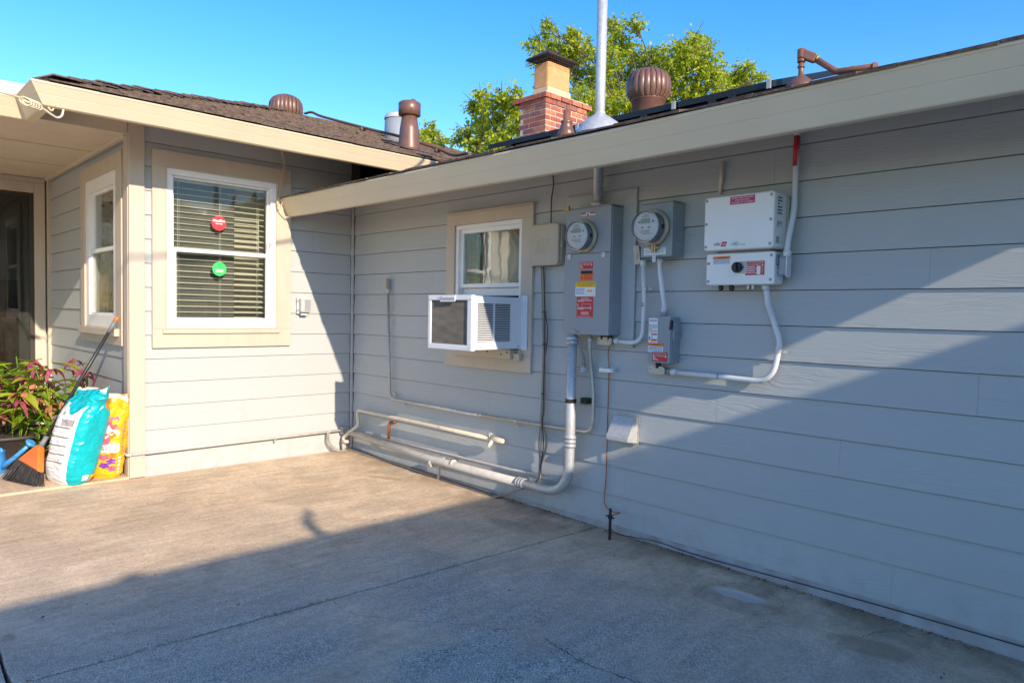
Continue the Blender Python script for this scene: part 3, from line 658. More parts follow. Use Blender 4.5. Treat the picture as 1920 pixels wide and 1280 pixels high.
for (c, d, o) in ((1.712, 2.252, -0.038), (1.186, 1.696, -0.016)):
    fixn(pbox(plB, -1.55, -0.805, c, d, o-.002, o+.002).build('pane', 'glass', w1))
lining(w1, plB, -1.75, -0.6, 0.95, 2.45, 0.26, 'room_light')
bl = thing('window_blind', 'cream slatted blind drawn down behind the large white window', 'blind', (-0.1, -1.18, 1.17))
slm = MB(); slm.obox((0, 0, 0), (0.024, 0, -0.0055), (0, 0.372, 0), (0.0008, 0, 0.0016)); slmesh = slm.mesh('blind')
zz = 1.19; n_sl = 0
while zz < 2.23:
    inst('slat', slmesh, bl, (-0.105, -1.178, zz), (random.uniform(-.004, .004), random.uniform(-.06, .06), 0)); zz += 0.0455; n_sl += 1
t_ = MB(); t_.box(-.135, -.075, -1.552, -.804, 2.235, 2.285); t_.build('headrail', 'blind', bl, bevel=.003)
t_ = MB(); t_.box(-.13, -.08, -1.55, -.806, 1.162, 1.178); t_.build('bottom_rail', 'blind', bl, bevel=.003)
for yy in (-1.50, -1.18, -0.87):
    t_ = MB(); t_.tube([(-.078, yy, 1.17), (-.078, yy, 2.24)], .0011, 5); t_.tube([(-.078, yy+.012, 1.17), (-.078, yy+.012, 2.24)], .0008, 5); t_.build('ladder_cord', 'blind', bl)
def disc(name, c, r, mat, label, txt):
    o = thing(name, label, 'sticker', c); mb = MB(); mb.lathe([(r, 0), (r, .0012)], c, (1, 0, 0), 28, smooth=False); b_ = mb.build('disc', mat, o)
    q = MB(); fn = lambda a, b2: Vector(c)+UY*((a-.5)*2*r)+UZ*((b2-.5)*2*r)+UX*.0022
    for (t, s0, s1, t0, t1) in txt: text_on(q, t, fn, s0, s1, t0, t1)
    for (a0, a1, z0, z1) in ((.10, .30, .60, .74), (.33, .50, .60, .70), (.53, .72, .60, .76), (.75, .90, .60, .70), (.28, .48, .44, .50), (.52, .74, .44, .50)): q.add([fn(a0, z0), fn(a1, z0), fn(a1, z1), fn(a0, z1)], [(0, 1, 2, 3)])
    q.build('printing', 'ink_white', b_); return o
disc('window_sticker', (-0.0335, -1.201, 1.940), 0.058, 'sticker_red', 'round red sticker on the upper pane of the large window', [])
q = thing('window_sticker', 'round green sticker on the lower pane of the large window', 'sticker', (-0.0115, -1.205, 1.578))
mb = MB(); mb.lathe([(.056, 0), (.056, .0012)], (-.0115, -1.205, 1.578), (1, 0, 0), 28, smooth=False); mb.build('disc', 'sticker_green', q)
mb = MB(); 
for i in range(4): mb.box(-.0100, -.0094, -1.235, -1.175, 1.553+i*.006, 1.556+i*.006)
mb.build('printing', 'ink_white', q)

# ---- narrow porch window
w2 = win_empty('narrow double-hung window on the porch side wall')
casing(w2, plC, -1.345, -0.165, 0.970, 2.425, -1.215, -0.305, 1.075, 2.305)
fixn(frame(MB(), plC, -1.215, -0.305, 1.098, 2.306, 0.10, -0.07, 0.010).build('frame', 'vinyl', w2, bevel=.003))
fixn(pbox(plC, -1.30, -0.22, 1.040, 1.097, 0.0, 0.055).build('sill', 'trim', w2, bevel=.004))
fixn(frame(MB(), plC, -1.125, -0.395, 1.70, 2.215, 0.03, -0.052, -0.022).build('upper_sash', 'vinyl', w2))
fixn(frame(MB(), plC, -1.125, -0.395, 1.185, 1.735, 0.03, -0.028, -0.002).build('lower_sash', 'vinyl', w2))
for (c, d, o) in ((1.72, 2.19, -0.038), (1.21, 1.71, -0.016)):
    fixn(pbox(plC, -1.1, -0.42, c, d, o-.002, o+.002).build('pane', 'glass', w2))
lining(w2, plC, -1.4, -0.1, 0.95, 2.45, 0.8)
lc = thing('lace_curtain', 'tan lace curtain hanging behind the narrow porch window', 'curtain', (-.76, YC+.14, 1.15))
mb = MB(); mb.grid(lambda a, b: Vector((-1.16+.6*a+(.10*a*(1-abs(2*b-.9))), YC+.085+.018*math.sin(a*46+2*b), 1.16+1.02*b)), 60, 14); mb.build('panel', 'lace', lc)
mb = MB(); mb.grid(lambda a, b: Vector((-1.16+.8*a, YC+.065+.012*math.sin(a*70), 2.10+.13*b+.012*math.sin(a*50)*(1-b))), 60, 3); mb.build('valance', 'lace', lc)

# ---- porch door
XD = -2.65
plD = lambda s, o, z: Vector((XD+o, s, z))
mb = MB(); mb.box(XD-.12, XD-.06, -9, -1.80, 0, 2.6); mb.build('wall', 'siding', house, 'porch wall with the glass door')
dr = bpy.data.objects.new('door', None); col.objects.link(dr); dr.parent = house; ORIG[dr.name] = Vector((0, 0, 0)); dr['label'] = 'dark glazed porch door with screen'
for (a, b, c, d) in ((-1.975, -1.885, 0.015, 2.46), (-3.10, -1.976, 2.36, 2.46), (-3.10, -3.01, 0.015, 2.359)):
    fixn(pbox(plD, a, b, c, d, -0.05, 0.012).build('door_frame', 'trim', dr, bevel=.004))
fixn(pbox(plD, -3.10, -1.885, 2.461, 2.506, -0.05, 0.02).build('door_head', 'trim', dr, bevel=.004))
fixn(frame(MB(), plD, -3.008, -1.978, 0.02, 2.358, 0.035, -0.045, -0.012).build('sash', 'sash_dark', dr))
fixn(pbox(plD, -2.97, -2.015, 0.06, 2.32, -0.030, -0.026).build('pane', 'glass_dark', dr))
fixn(pbox(plD, -2.97, -2.10, 0.06, 1.50, -0.050, -0.046).build('screen', 'screen', dr))

# ---- window over the air conditioner
w3 = win_empty('small window above the air conditioner with cream casing')
casing(w3, plA, 1.378, 2.306, 0.864, 2.006, 1.474, 2.198, 0.985, 1.925)
fixn(pbox(plA, 1.372, 2.312, 2.0065, 2.018, -0.002, 0.030).build('drip_cap', 'trim', w3))
fixn(frame(MB(), plA, 1.476, 2.196, 0.987, 1.923, 0.030, -0.075, 0.006).build('frame', 'vinyl', w3, bevel=.002))
fixn(frame(MB(), plA, 1.506, 2.166, 1.455, 1.893, 0.030, -0.050, -0.018).build('upper_sash', 'vinyl', w3, bevel=.002))
fixn(pbox(plA, 1.508, 2.164, 1.395, 1.452, -0.075, -0.048).build('lower_sash', 'vinyl', w3, bevel=.002))
fixn(pbox(plA, 1.53, 2.142, 1.48, 1.868, -0.036, -0.032).build('pane', 'glass', w3))
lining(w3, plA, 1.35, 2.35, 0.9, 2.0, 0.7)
cu = thing('curtain', 'cream curtain gathered behind the small window above the air conditioner', 'curtain', (1.84, .14, 1.40))
def cfn(a, b):
    l_, r_ = 1.735-.05*math.sin(math.pi*b), 1.92+.20*math.sin(math.pi*min(1, b*1.05))**1.5
    return Vector((l_+(r_-l_)*a, .13+.022*math.sin(a*22), 1.40+.56*b))
mb = MB(); mb.grid(cfn, 60, 18); mb.build('panel', 'curtain', cu)
mb = MB(); mb.tube([(1.40, .12, 1.935), (2.28, .12, 1.935)], .008, 8); mb.build('rod', 'vinyl', cu)

# ================================================================== air conditioner
AX0, AX1, AY, AZ0, AZ1 = 1.775, 2.222, -0.485, 1.030, 1.378
ac = thing('air_conditioner', 'white window air conditioner with louvred side under the small window', 'air conditioner', (2.0, -.2, AZ0))
mb = MB(); T = .012
mb.box(AX0, AX1, AY+.03, -.03, AZ1-T, AZ1); mb.box(AX0, AX1, AY+.03, -.03, AZ0, AZ0+T); mb.box(AX0, AX0+T, AY+.03, -.03, AZ0+T, AZ1-T)
mb.box(AX1-T, AX1, AY+.03, -.43, AZ0+T, AZ1-T); mb.box(AX1-T, AX1, -.13, -.03, AZ0+T, AZ1-T)
mb.box(AX1-T, AX1, -.43, -.13, AZ1-.045, AZ1-T); mb.box(AX1-T, AX1, -.43, -.13, AZ0+T, AZ0+.05); mb.box(AX1-T, AX1, -.285, -.277, AZ0+.05, AZ1-.045)
mb.build('case', 'ac_white', ac)
mb = MB(); mb.box(AX0+.02, AX1-.03, AY+.04, -.04, AZ0+.015, AZ1-.015); mb.build('inner_box', 'black', ac)
lm = MB(); lm.obox((0, 0, 0), (0.006, 0, -.0020), (0, .0695, 0), (.0004, 0, .0011)); lmesh = lm.mesh('ac_white')
for cy in (-.3575, -.2035):
    for i in range(22): inst('louver', lmesh, ac, (AX1-.007, cy, AZ0+.057+i*.01175))
mb = MB()
for (a, b, c, d) in ((AX0-.006, AX1+.004, AZ1-.028, AZ1+.006), (AX0-.006, AX1+.004, AZ0-.008, AZ0+.028), (AX0-.006, AX0+.024, AZ0+.028, AZ1-.028), (AX1-.040, AX1+.004, AZ0+.028, AZ1-.028)):
    mb.box(a, b, AY, AY+.034, c, d)
mb.build('rear_frame', 'ac_white', ac, bevel=.004)
mb = MB(); mb.box(AX0+.02, AX1-.036, AY+.012, AY+.02, AZ0+.024, AZ1-.024); mb.build('condenser_fins', 'ac_fins', ac)
fm = MB(); fm.box(-.0008, .0008, 0, .004, 0, AZ1-AZ0-.056); fmesh = fm.mesh('ac_fins')
for i in range(46): inst('fin', fmesh, ac, (AX0+.028+i*.0079, AY+.008, AZ0+.028))
mb = MB(); mb.rbox((1.985, AY-.0005, AZ1-.016), UX, UZ, NY, .078, .022, .006, .008); bd = mb.build('badge', 'ac_white', ac)
q = MB(); text_on(q, 'Kenmore', lambda a, b: Vector((1.915+.14*a, AY-.0075, AZ1-.030+.026*b)), 0, 1, 0, 1, 0, .01); q.build('lettering', 'ink_grey', bd)
for (x, z) in ((AX0+.006, AZ1-.02), (AX1-.012, AZ1-.02), (AX0+.01, AZ0+.012), (AX1-.016, AZ0+.012)):
    mb = MB(); mb.lathe([(.005, 0), (.004, .003)], (x, AY-.0005, z), NY, 8); mb.build('screw', 'galv', ac)
for y in (-.40, -.29, -.06):
    mb = MB(); mb.lathe([(.005, 0), (.004, .003)], (AX1+.0003, y, AZ0+.018), PX, 8); mb.build('screw', 'ink_grey', ac)
mb = MB()
for i in range(7): mb.box(AX1+.002+i*.0075, AX1+.0085+i*.0075, -.034+(i % 2)*.004, -.026+(i % 2)*.004, 1.02, 1.392)
mb.build('side_curtain', 'ac_white', ac)
mb = MB(); mb.box(AX1+.001, 2.192, -.02, -.008, 1.000, 1.394); mb.build('filler_panel', 'ac_white', ac)
mb = MB(); mb.box(1.50, 1.774, -.02, -.008, 1.000, 1.394); mb.build('filler_panel', 'ac_white', ac)
sb = thing('support_board', 'cream timber board under the air conditioner screwed to the sill', 'board', (1.85, -.06, .93))
mb = MB(); mb.box(1.50, 2.17, -.085, -.028, .955, 1.020); mb.build('board', 'trim', sb, bevel=.003)
mb = MB(); mb.box(2.175, 2.235, -.06, -.028, .945, .995); mb.build('block', 'trim', sb, bevel=.003)
for x in (1.62, 1.78, 1.94, 2.08, 2.145):
    mb = MB(); mb.lathe([(.006, 0), (.005, .003)], (x, -.0853, .985+.012*((x*50) % 2)), NY, 8); mb.build('screw', 'iron', sb)

# ================================================================== electrical equipment on the long wall
def cbox(parent, name, mat, x0, x1, y0, y1, z0, z1, bevel=.003, label=None):
    mb = MB(); mb.box(x0, x1, y0, y1, z0, z1); return mb.build(name, mat, parent, label, bevel)
bbd = tag(cbox(None, 'backing_board', 'siding', 2.60, 3.150, -.016, -.0005, 1.080, 2.022, .002), 'grey painted backing board behind the tall meter panel', 'board')
PX0, PX1, PY, PZ0, PZ1 = 2.700, 3.056, -.128, 1.152, 1.915
mp = thing('meter_cabinet', 'tall grey electrical meter panel with red and yellow warning labels', 'meter panel', (2.88, -.02, PZ0))
cbox(mp, 'enclosure', 'panel_grey', PX0, PX1, PY+.012, -.0165, PZ0, PZ1, .004)
cbox(mp, 'upper_cover', 'panel_grey', PX0-.001, PX1-.004, PY, PY+.0115, 1.6445, PZ1+.003, .003)
cbox(mp, 'lower_door', 'panel_grey', PX0-.003, PX1-.002, PY-.003, PY+.0115, PZ0-.003, 1.6425, .003)
cbox(mp, 'rain_hood', 'panel_grey', PX0-.003, PX1+.004, PY-.006, -.0165, PZ1+.0035, PZ1+.010, .002)
for (u, v) in ((1069, 481), (1133, 477)):
    p = A(u, v, PY); cbox(mp, 'latch', 'galv', p.x-.014, p.x+.014, PY-.009, PY-.0035, p.z-.018, p.z+.014, .002)
p = A(1066, 391, PY); cbox(mp, 'lock_tab', 'brass', p.x-.022, p.x+.018, PY-.02, PY-.001, p.z-.016, p.z+.014, .003)
for (x, z) in ((PX1, 1.30), (PX1, 1.45)):
    mb = MB(); mb.lathe([(.022, 0), (.022, .0012), (.019, .0016)], (x+.0005, -.07, z-.07), PX, 20); mb.build('knockout', 'panel_grey', mp)
def meter(parent_pt, r, d, label):
    p = Vector(parent_pt); m_ = thing('electric_meter', label, 'electric meter', p)
    mb = MB(); mb.lathe([(r*1.10, 0), (r*1.12, .012), (r*1.06, .026)], p, NY, 32); mb.build('base_ring', 'galv_dull', m_)
    mb = MB(); mb.lathe([(r*.99, .02), (r*.975, d*.55)], p, NY, 32); mb.build('body', 'panel_grey', m_)
    mb = MB(); mb.lathe([(r*.90, d*.56), (r*.90, d*.80)], p, NY, 32); fc = mb.build('face', 'meter_face', m_)
    f = p+NY*(d*.80+.0006)
    cbox(fc, 'display', 'meter_lcd', f.x-r*.34, f.x+r*.36, f.y-.0015, f.y, f.z+r*.18, f.z+r*.50, 0)
    q = MB()
    for (a, b, c, e) in ((-.55, -.38, .22, .36), (.5, .66, .22, .36), (-.3, -.12, -.12, -.02), (.2, .42, -.12, -.02), (-.45, .4, -.30, -.26), (-.40, .3, -.40, -.36), (-.2, .45, -.50, -.46), (-.3, .3, .60, .64), (-.15, .15, .70, .74)):
        q.box(f.x+a*r, f.x+b*r, f.y-.0012, f.y-.0004, f.z+c*r, f.z+e*r)
    q.build('printing', 'ink_grey', fc)
    mb = MB(); mb.lathe([(r*1.0, .022), (r*1.0, d*.86), (r*.97, d*.93), (r*.90, d*.97), (0.0, d)], p, NY, 40, caps=False); mb.build('dome', 'dome', m_)
    mb = MB(); mb.lathe([(r*1.005, d*.80), (r*1.03, d*.82), (r*1.02, d*.88), (r*.98, d*.93)], p, NY, 40, caps=False); mb.build('dome_rim', 'label_white', m_)
    cbox(m_, 'optical_port', 'black', p.x+r*.86, p.x+r*1.012, p.y-d*.52, p.y-d*.36, p.z-.014, p.z+.01, 0)
    ring = [p+NY*.012+(UX*math.cos(a)+UZ*math.sin(a))*r*1.125 for a in (math.radians(-80+340*k/40) for k in range(41))]
    mb = MB(); mb.tube(ring, .006, 8); mb.build('clamp_ring', 'brass', m_)
    return m_
pm = A(1097, 440, PY); meter((2.855, PY-.0005, 1.745), .085, .098, 'round glass electric meter on the tall grey panel')
def onP(u, v): return A(u, v, PY-.004)
def lab(parent, u0, v0, u1, v1, y, mat, items, label, sh=0.0):
    a = A(u0, v1, y); b = A(u1, v0, y); return sticker('warning_label', parent, (a.x, y-.0003, a.z), UX, UZ, NY, b.x-a.x, b.z-a.z, mat, items, label)
W_ = 'ink_white'; K_ = 'ink_dark'
lab(mp, 1090, 397.5, 1116, 405.5, PY, 'label_white', [('bar', 'label_red', 0, .36, .5, 1), ('bar', 'label_red', .64, 1, .5, 1), ('tri', K_, .5, .45, .5), ('lines', 'ink_grey', .05, .95, .05, .42, 2)], 'small white and red strip above the meter')
lab(mp, 1087, 490, 1112, 504.5, PY-.003, 'label_red', [('text', W_, 'PHOTOVOLTAIC SYSTEM', .06, .94, .72, .90), ('text', W_, 'AC DISCONNECT', .2, .8, .48, .66), ('tri', W_, .1, .56, .13), ('tri', W_, .9, .56, .13), ('lines', W_, .06, .62, .08, .38, 2)], 'red photovoltaic system label')
lab(mp, 1088, 506.5, 1112, 527, PY-.003, 'label_orange', [('bar', 'ink_dark', .03, .97, .66, .97), ('text', 'label_orange', 'WARNING', .15, .85, .72, .91, .02), ('lines', 'label_red', .3, .95, .08, .58, 4), ('bar', 'label_red', .1, .18, .15, .5)], 'orange warning label')
lab(mp, 1079, 528.5, 1117, 555.5, PY-.003, 'label_white', [('bar', 'label_yellow', 0, 1, .64, 1), ('text', K_, 'SOLAR PV SYSTEM EQUIPPED', .04, .96, .84, .95), ('text', K_, 'WITH RAPID SHUTDOWN', .12, .88, .69, .80), ('lines', 'ink_blue', .04, .46, .1, .56, 5), ('bar', 'label_yellow', .60, .86, .30, .46), ('bar', 'ink_grey', .56, .565, .08, .5), ('bar', 'ink_grey', .93, .935, .08, .5), ('bar', 'ink_grey', .56, .93, .08, .09)], 'yellow and white rapid shutdown label')
lab(mp, 1081, 556.5, 1112.5, 595, PY-.003, 'label_red', [('text', W_, 'CAUTION', .26, .74, .885, .955, .01), ('lines', W_, .08, .92, .75, .86, 3), ('bar', W_, .33, .345, .34, .70), ('bar', W_, .84, .855, .34, .66), ('bar', W_, .33, .85, .66, .67), ('lines', W_, .06, .94, .38, .50, 3), ('lines', W_, .28, .78, .12, .28, 4), ('bar', W_, .07, .10, .56, .68), ('lines', W_, .05, .95, .02, .06, 1)], 'red caution label with wiring diagram')
mb = MB(); mb.box(2.80, 2.83, PY-.0042, PY-.0031, PZ0+.012, PZ0+.016); mb.box(2.79, 2.797, PY-.0042, PY-.0031, PZ0+.022, PZ0+.028); mb.build('paint_chip', 'black', mp)

# mast and roof flashing
mx, my = 2.905, -.075
ms = thing('service_mast', 'galvanised service mast rising through the roof above the tall panel', 'mast', (mx, my, PZ1+.01))
mb = MB(); mb.tube([(mx, my, PZ1+.012), (mx, my, 3.50)], .0305, 18); mb.build('pipe', 'galv', ms)
mb = MB(); mb.lathe([(.042, 0), (.045, .006), (.045, .022), (.036, .03)], (mx, my, PZ1+.010), UZ, 18); mb.build('hub', 'galv_dull', ms)
zr = ra(my, mx)
mb = MB(); mb.lathe([(.150, -.02), (.115, .045), (.06, .085), (.035, .10), (.033, .115)], (mx, my, zr), UZ, 24, caps=False); mb.build('flashing_cone', 'galv', ms)
mb = MB(); mb.extrude([(mx-.22, my-.2, ra(my-.2, mx)+.020), (mx+.22, my-.2, ra(my-.2, mx)+.020), (mx+.24, my+.28, ra(my+.28, mx)+.024), (mx-.24, my+.28, ra(my+.28, mx)+.024)], (0, 0, .003)); mb.build('flashing_plate', 'galv', ms)
mb = MB(); mb.lathe([(.034, 0), (.06, .03), (.085, .09), (.08, .14), (.04, .18), (0, .19)], (mx+.0, my-.03, 3.48), UZ, 20); mb.build('weatherhead', 'galv_dull', ms)
cb = MB(); cb.tube(smooth_path([(mx, my-.08, 3.56), (3.3, -.35, 3.55), (5.0, -1.53, 3.96), (8.0, -3.28, 5.02), (11, -5.0, 6.3), (18, -9, 9.5)]), .013, 7); tag(cb.build('service_cable', 'cable_dark'), 'dark overhead service cable running from the mast', 'cable')

# second meter box
bx0, bx1, by, bz0, bz1 = 3.262, 3.469, -.120, 1.600, 1.897
m2 = thing('meter_box', 'small grey meter box right of the tall panel', 'meter box', (3.366, -.02, bz0))
cbox(m2, 'enclosure', 'panel_grey_b', bx0, bx1, by, -.001, bz0, bz1, .003)
cbox(m2, 'rain_hood', 'panel_grey_b', bx0-.002, bx1+.004, by-.004, -.001, bz1+.0005, bz1+.006, .002)
p = A(1207, 483.5, by); sticker('data_label', m2, (3.285, by-.0003, 1.612), UX, UZ, NY, .145, .040, 'label_white', [('lines', 'ink_grey', .04, .42, .1, .9, 4), ('lines', 'ink_grey', .55, .96, .1, .9, 3)])
mb = MB(); mb.lathe([(.028, 0), (.028, .0012), (.024, .0018)], (bx1+.0005, -.055, 1.665), PX, 22); mb.build('knockout', 'panel_grey_b', m2)
mt2 = meter((3.352, by-.0005, 1.762), .086, .110, 'round electric meter with brass clamp on the small grey box')
mb = MB(); mb.box(3.356, 3.364, by-.03, by-.012, 1.625, 1.672); mb.box(3.370, 3.378, by-.03, by-.012, 1.625, 1.672); mb.build('clamp_ear', 'brass', mt2, bevel=.002)
mb = MB(); mb.tube([(3.34, by-.022, 1.648), (3.40, by-.022, 1.648)], .006, 8); mb.build('clamp_bolt', 'brass', mt2)
mb = MB(); mb.rbox((3.374, by-.028, 1.590), UX, UZ, NY, .012, .022, .003, .009); mb.tube([(3.368, by-.028, 1.628), (3.376, by-.03, 1.61)], .0015, 5); mb.build('seal_tag', 'galv', mt2)

# disconnect switch
dx0, dx1, dy, dz0, dz1 = 3.310, 3.458, -.086, 1.012, 1.268
ds = thing('disconnect_switch', 'grey safety disconnect box with side lever and red label', 'disconnect switch', (3.38, -.02, dz0))
cbox(ds, 'enclosure', 'panel_grey_b', dx0, dx1, dy+.006, -.001, dz0, dz1, .003)
cbox(ds, 'cover', 'panel_grey_b', dx0-.003, dx1-.004, dy-.004, dy+.0055, dz0-.004, dz1+.003, .003)
mb = MB(); mb.extrude([(dx1+.0005, dy+.012, dz1-.03), (dx1+.0005, -.02, dz1-.05), (dx1+.0005, -.012, dz1-.11), (dx1+.0005, dy+.02, dz1-.15), (dx1+.0005, dy+.010, dz1-.12)], (.012, 0, 0)); mb.build('lever_plate', 'panel_grey_b', ds, bevel=.002)
mb = MB(); mb.obox((dx1+.004, dy-.010, dz1-.045), (.007, 0, 0), (0, .008, 0), (.004, 0, .026)); mb.build('lever_grip', 'black', ds, bevel=.003)
mb = MB(); mb.tube([(dx1+.012, -.035, dz1-.08), (dx1+.022, -.035, dz1-.08)], .007, 8); mb.build('pivot', 'panel_grey_b', ds)
yd = dy-.004
lab(ds, 1216, 596.5, 1234, 643, yd, 'label_white', [('text', 'ink_blue', 'EATON', .1, .9, .86, .95, .03), ('lines', 'ink_grey', .05, .95, .42, .74, 6), ('bar', 'label_red', .3, .95, .33, .39), ('bar', 'label_red', .3, .95, .11, .17), ('lines', 'ink_grey', .3, .95, .19, .30, 2), ('bar', K_, .08, .2, .14, .26), ('lines', 'ink_grey', .2, .9, .02, .08, 1)], 'tall white maker label')
lab(ds, 1215, 644, 1243.5, 659, yd, 'label_white', [('bar', 'label_orange', -.02, 1.02, .68, 1.02), ('text', 'label_red', 'WARNING', .25, .75, .75, .94), ('lines', 'ink_blue', .05, .95, .08, .6, 4)], 'white label with orange warning band')
lab(ds, 1223, 660.5, 1251.5, 676.5, yd, 'label_red', [('text', W_, 'PHOTOVOLTAIC SYSTEM', .06, .94, .74, .90), ('text', W_, 'AC DISCONNECT', .2, .8, .50, .66), ('tri', W_, .1, .58, .13), ('tri', W_, .9, .58, .13), ('lines', W_, .06, .9, .08, .40, 2)], 'red photovoltaic disconnect label')

# inverter
ix0, ix1, iy, iz0, iz1 = 3.690, 4.068, -.165, 1.612, 1.886
iv = thing('solar_inverter', 'white solar inverter with switch unit and red labels on the long wall', 'inverter', (3.88, -.04, 1.44))
mb = MB(); mb.rbox(((ix0+ix1)/2, -.030, (iz0+iz1)/2), UX, UZ, NY, (ix1-ix0)/2, (iz1-iz0)/2, -iy-.030, .016); mb.build('inverter_case', 'inverter_white', iv, bevel=.008, seg=3)
mb = MB(); mb.box(ix0+.03, ix1+.010, -.030, -.001, iz0+.01, iz1-.02); mb.build('mounting_plate', 'galv_dull', iv)
jx0, jx1, jy, jz0, jz1 = 3.682, 4.056, -.120, 1.437, 1.600
mb = MB(); mb.rbox(((jx0+jx1)/2, -.022, (jz0+jz1)/2), UX, UZ, NY, (jx1-jx0)/2, (jz1-jz0)/2, -jy-.022, .014); mb.build('switch_case', 'inverter_white', iv, bevel=.007, seg=3)
cbox(iv, 'joint_block', 'panel_grey', 3.73, 4.02, -.09, -.03, 1.598, 1.614, 0)
for (x, z, y) in [(ix0+.013, iz0+.02, iy), (ix0+.013, (iz0+iz1)/2, iy), (ix0+.013, iz1-.018, iy), (ix1-.017, iz0+.02, iy), (ix1-.017, (iz0+iz1)/2, iy), (ix1-.017, iz1-.018, iy), (jx0+.014, jz0+.02, jy), (jx0+.014, jz1-.05, jy), (jx1-.018, jz0+.024, jy), (jx1-.018, jz1-.02, jy)]:
    mb = MB(); mb.lathe([(.0075, 0), (.0075, .0012), (.0045, .0016)], (x, y-.0002, z), NY, 12); mb.lathe([(.004, .0017), (.0035, .0022)], (x, y-.0002, z), NY, 6, 1); mb.build('screw', ['ink_grey', 'galv'], iv)
lab(iv, 1369, 364.5, 1416, 384.5, iy, 'label_pink', [('text', W_, 'RAPID SHUTDOWN', .07, .93, .70, .88), ('text', W_, 'SWITCH FOR', .2, .78, .41, .59), ('text', W_, 'SOLAR PV SYSTEM', .06, .94, .12, .30)], 'magenta rapid shutdown label')
yv = iy-.0006
q = MB(); a = A(1339, 461, yv); b = A(1351, 455.5, yv); text_on(q, 'solar', lambda s, t: Vector((a.x+(b.x-a.x)*s, yv, a.z+(.018)*t)), 0, 1, 0, 1, 0, .01); q.build('logo', 'ink_dark', iv)
q = MB(); a2 = A(1351.5, 461, yv); b2 = A(1363, 455.5, yv); w2_ = b2.x-a2.x
q.add([(a2.x-.002, yv, a2.z-.004), (a2.x+w2_-.006, yv, a2.z-.004), (a2.x+w2_, yv, a2.z+.020), (a2.x+.006, yv, a2.z+.020)], [(0, 1, 2, 3)]); q.build('logo', 'ink_red', iv)
q = MB(); text_on(q, 'edge', lambda s, t: Vector((a2.x+.004+(w2_-.010)*s+.003*t, yv-.0005, a2.z+.014*t)), 0, 1, 0, 1); q.build('logo', 'ink_white', iv)
q = MB(); c_ = A(1369, 461, yv); text_on(q, '~HD', lambda s, t: Vector((c_.x+.045*s, yv, c_.z+.018*t)), 0, 1, 0, 1, 0, .02); q.build('logo', 'ink_teal', iv)
q = MB(); text_on(q, 'wave', lambda s, t: Vector((c_.x+.050+.030*s, yv, c_.z+.007*t)), 0, 1, 0, 1); q.build('logo', 'ink_grey', iv)
lab(iv, 1337, 480, 1369.5, 497, jy, 'label_white', [('bar', 'label_orange', 0, 1, .66, 1), ('text', 'label_red', 'WARNING', .25, .85, .72, .94), ('lines', 'ink_blue', .04, .96, .06, .58, 4)], 'white label with orange warning band')
lab(iv, 1397.5, 488.5, 1434, 516, jy, 'label_red', [('text', W_, 'PHOTOVOLTAIC SYSTEM', .05, .95, .84, .95), ('text', W_, 'DC DISCONNECT', .2, .8, .68, .79), ('tri', W_, .1, .73, .07), ('tri', W_, .9, .73, .07), ('lines', W_, .05, .56, .06, .62, 4), ('bar', W_, .60, .80, .04, .64), ('lines', W_, .84, .95, .06, .62, 4)], 'red direct current disconnect label')
s1 = A(1384, 501.5, jy)
mb = MB(); mb.rbox((s1.x+.015, jy-.0003, s1.z), UX, UZ, NY, .034, .030, .004, .004); mb.build('switch_plate', 'galv_dull', iv)
mb = MB(); mb.lathe([(.0265, .004), (.0265, .02), (.024, .024)], (s1.x, jy, s1.z), NY, 28); kb = mb.build('rotary_switch', 'black', iv)
mb = MB(); mb.obox((s1.x, jy-.031, s1.z), (.007, 0, .002), (0, .008, 0), (-.004, 0, .022)); mb.build('knob_grip', 'black', kb, bevel=.003)
mb = MB(); mb.extrude([(s1.x+.027, jy-.004, s1.z-.006), (s1.x+.036, jy-.004, s1.z), (s1.x+.027, jy-.004, s1.z+.006)], (0, -.003, 0)); mb.build('pointer', 'ink_blue', kb)
for (y0, y1, z0, z1, sd) in ((-.14, -.085, 1.765, 1.865, 3), (-.14, -.085, 1.712, 1.745, 5), (-.145, -.105, 1.635, 1.67, 7)):
    sticker('data_label', iv, (ix1+.0004, y0, z0), UY, UZ, PX, y1-y0, z1-z0, 'label_white', [('lines', K_, .05, .95, .05, .95, sd*2)])
sticker('data_label', iv, (jx1+.0004, -.108, 1.53), UY, UZ, PX, .045, .055, 'panel_grey', [('lines', 'ink_white', .1, .9, .1, .9, 5)])
for (u, rr) in ((1352, .013), (1372, .014)):
    p = A(u, 535, -.08); mb = MB(); mb.lathe([(rr*.8, 0), (rr, .008), (rr, .022), (rr*.6, .028)], (p.x, -.08, jz0+.001), -UZ, 8, smooth=False); mb.build('cable_gland', 'black', iv)
for (u, mt_) in ((1404, 'galv'), (1412, 'black'), (1413, 'galv')):
    p = A(u, 535, -.08); cbox(iv, 'ground_lug', mt_, p.x-.007, p.x+.007, -.09 if mt_ == 'galv' else -.075, -.07 if mt_ == 'galv' else -.06, jz0-.022, jz0-.0005, .002)

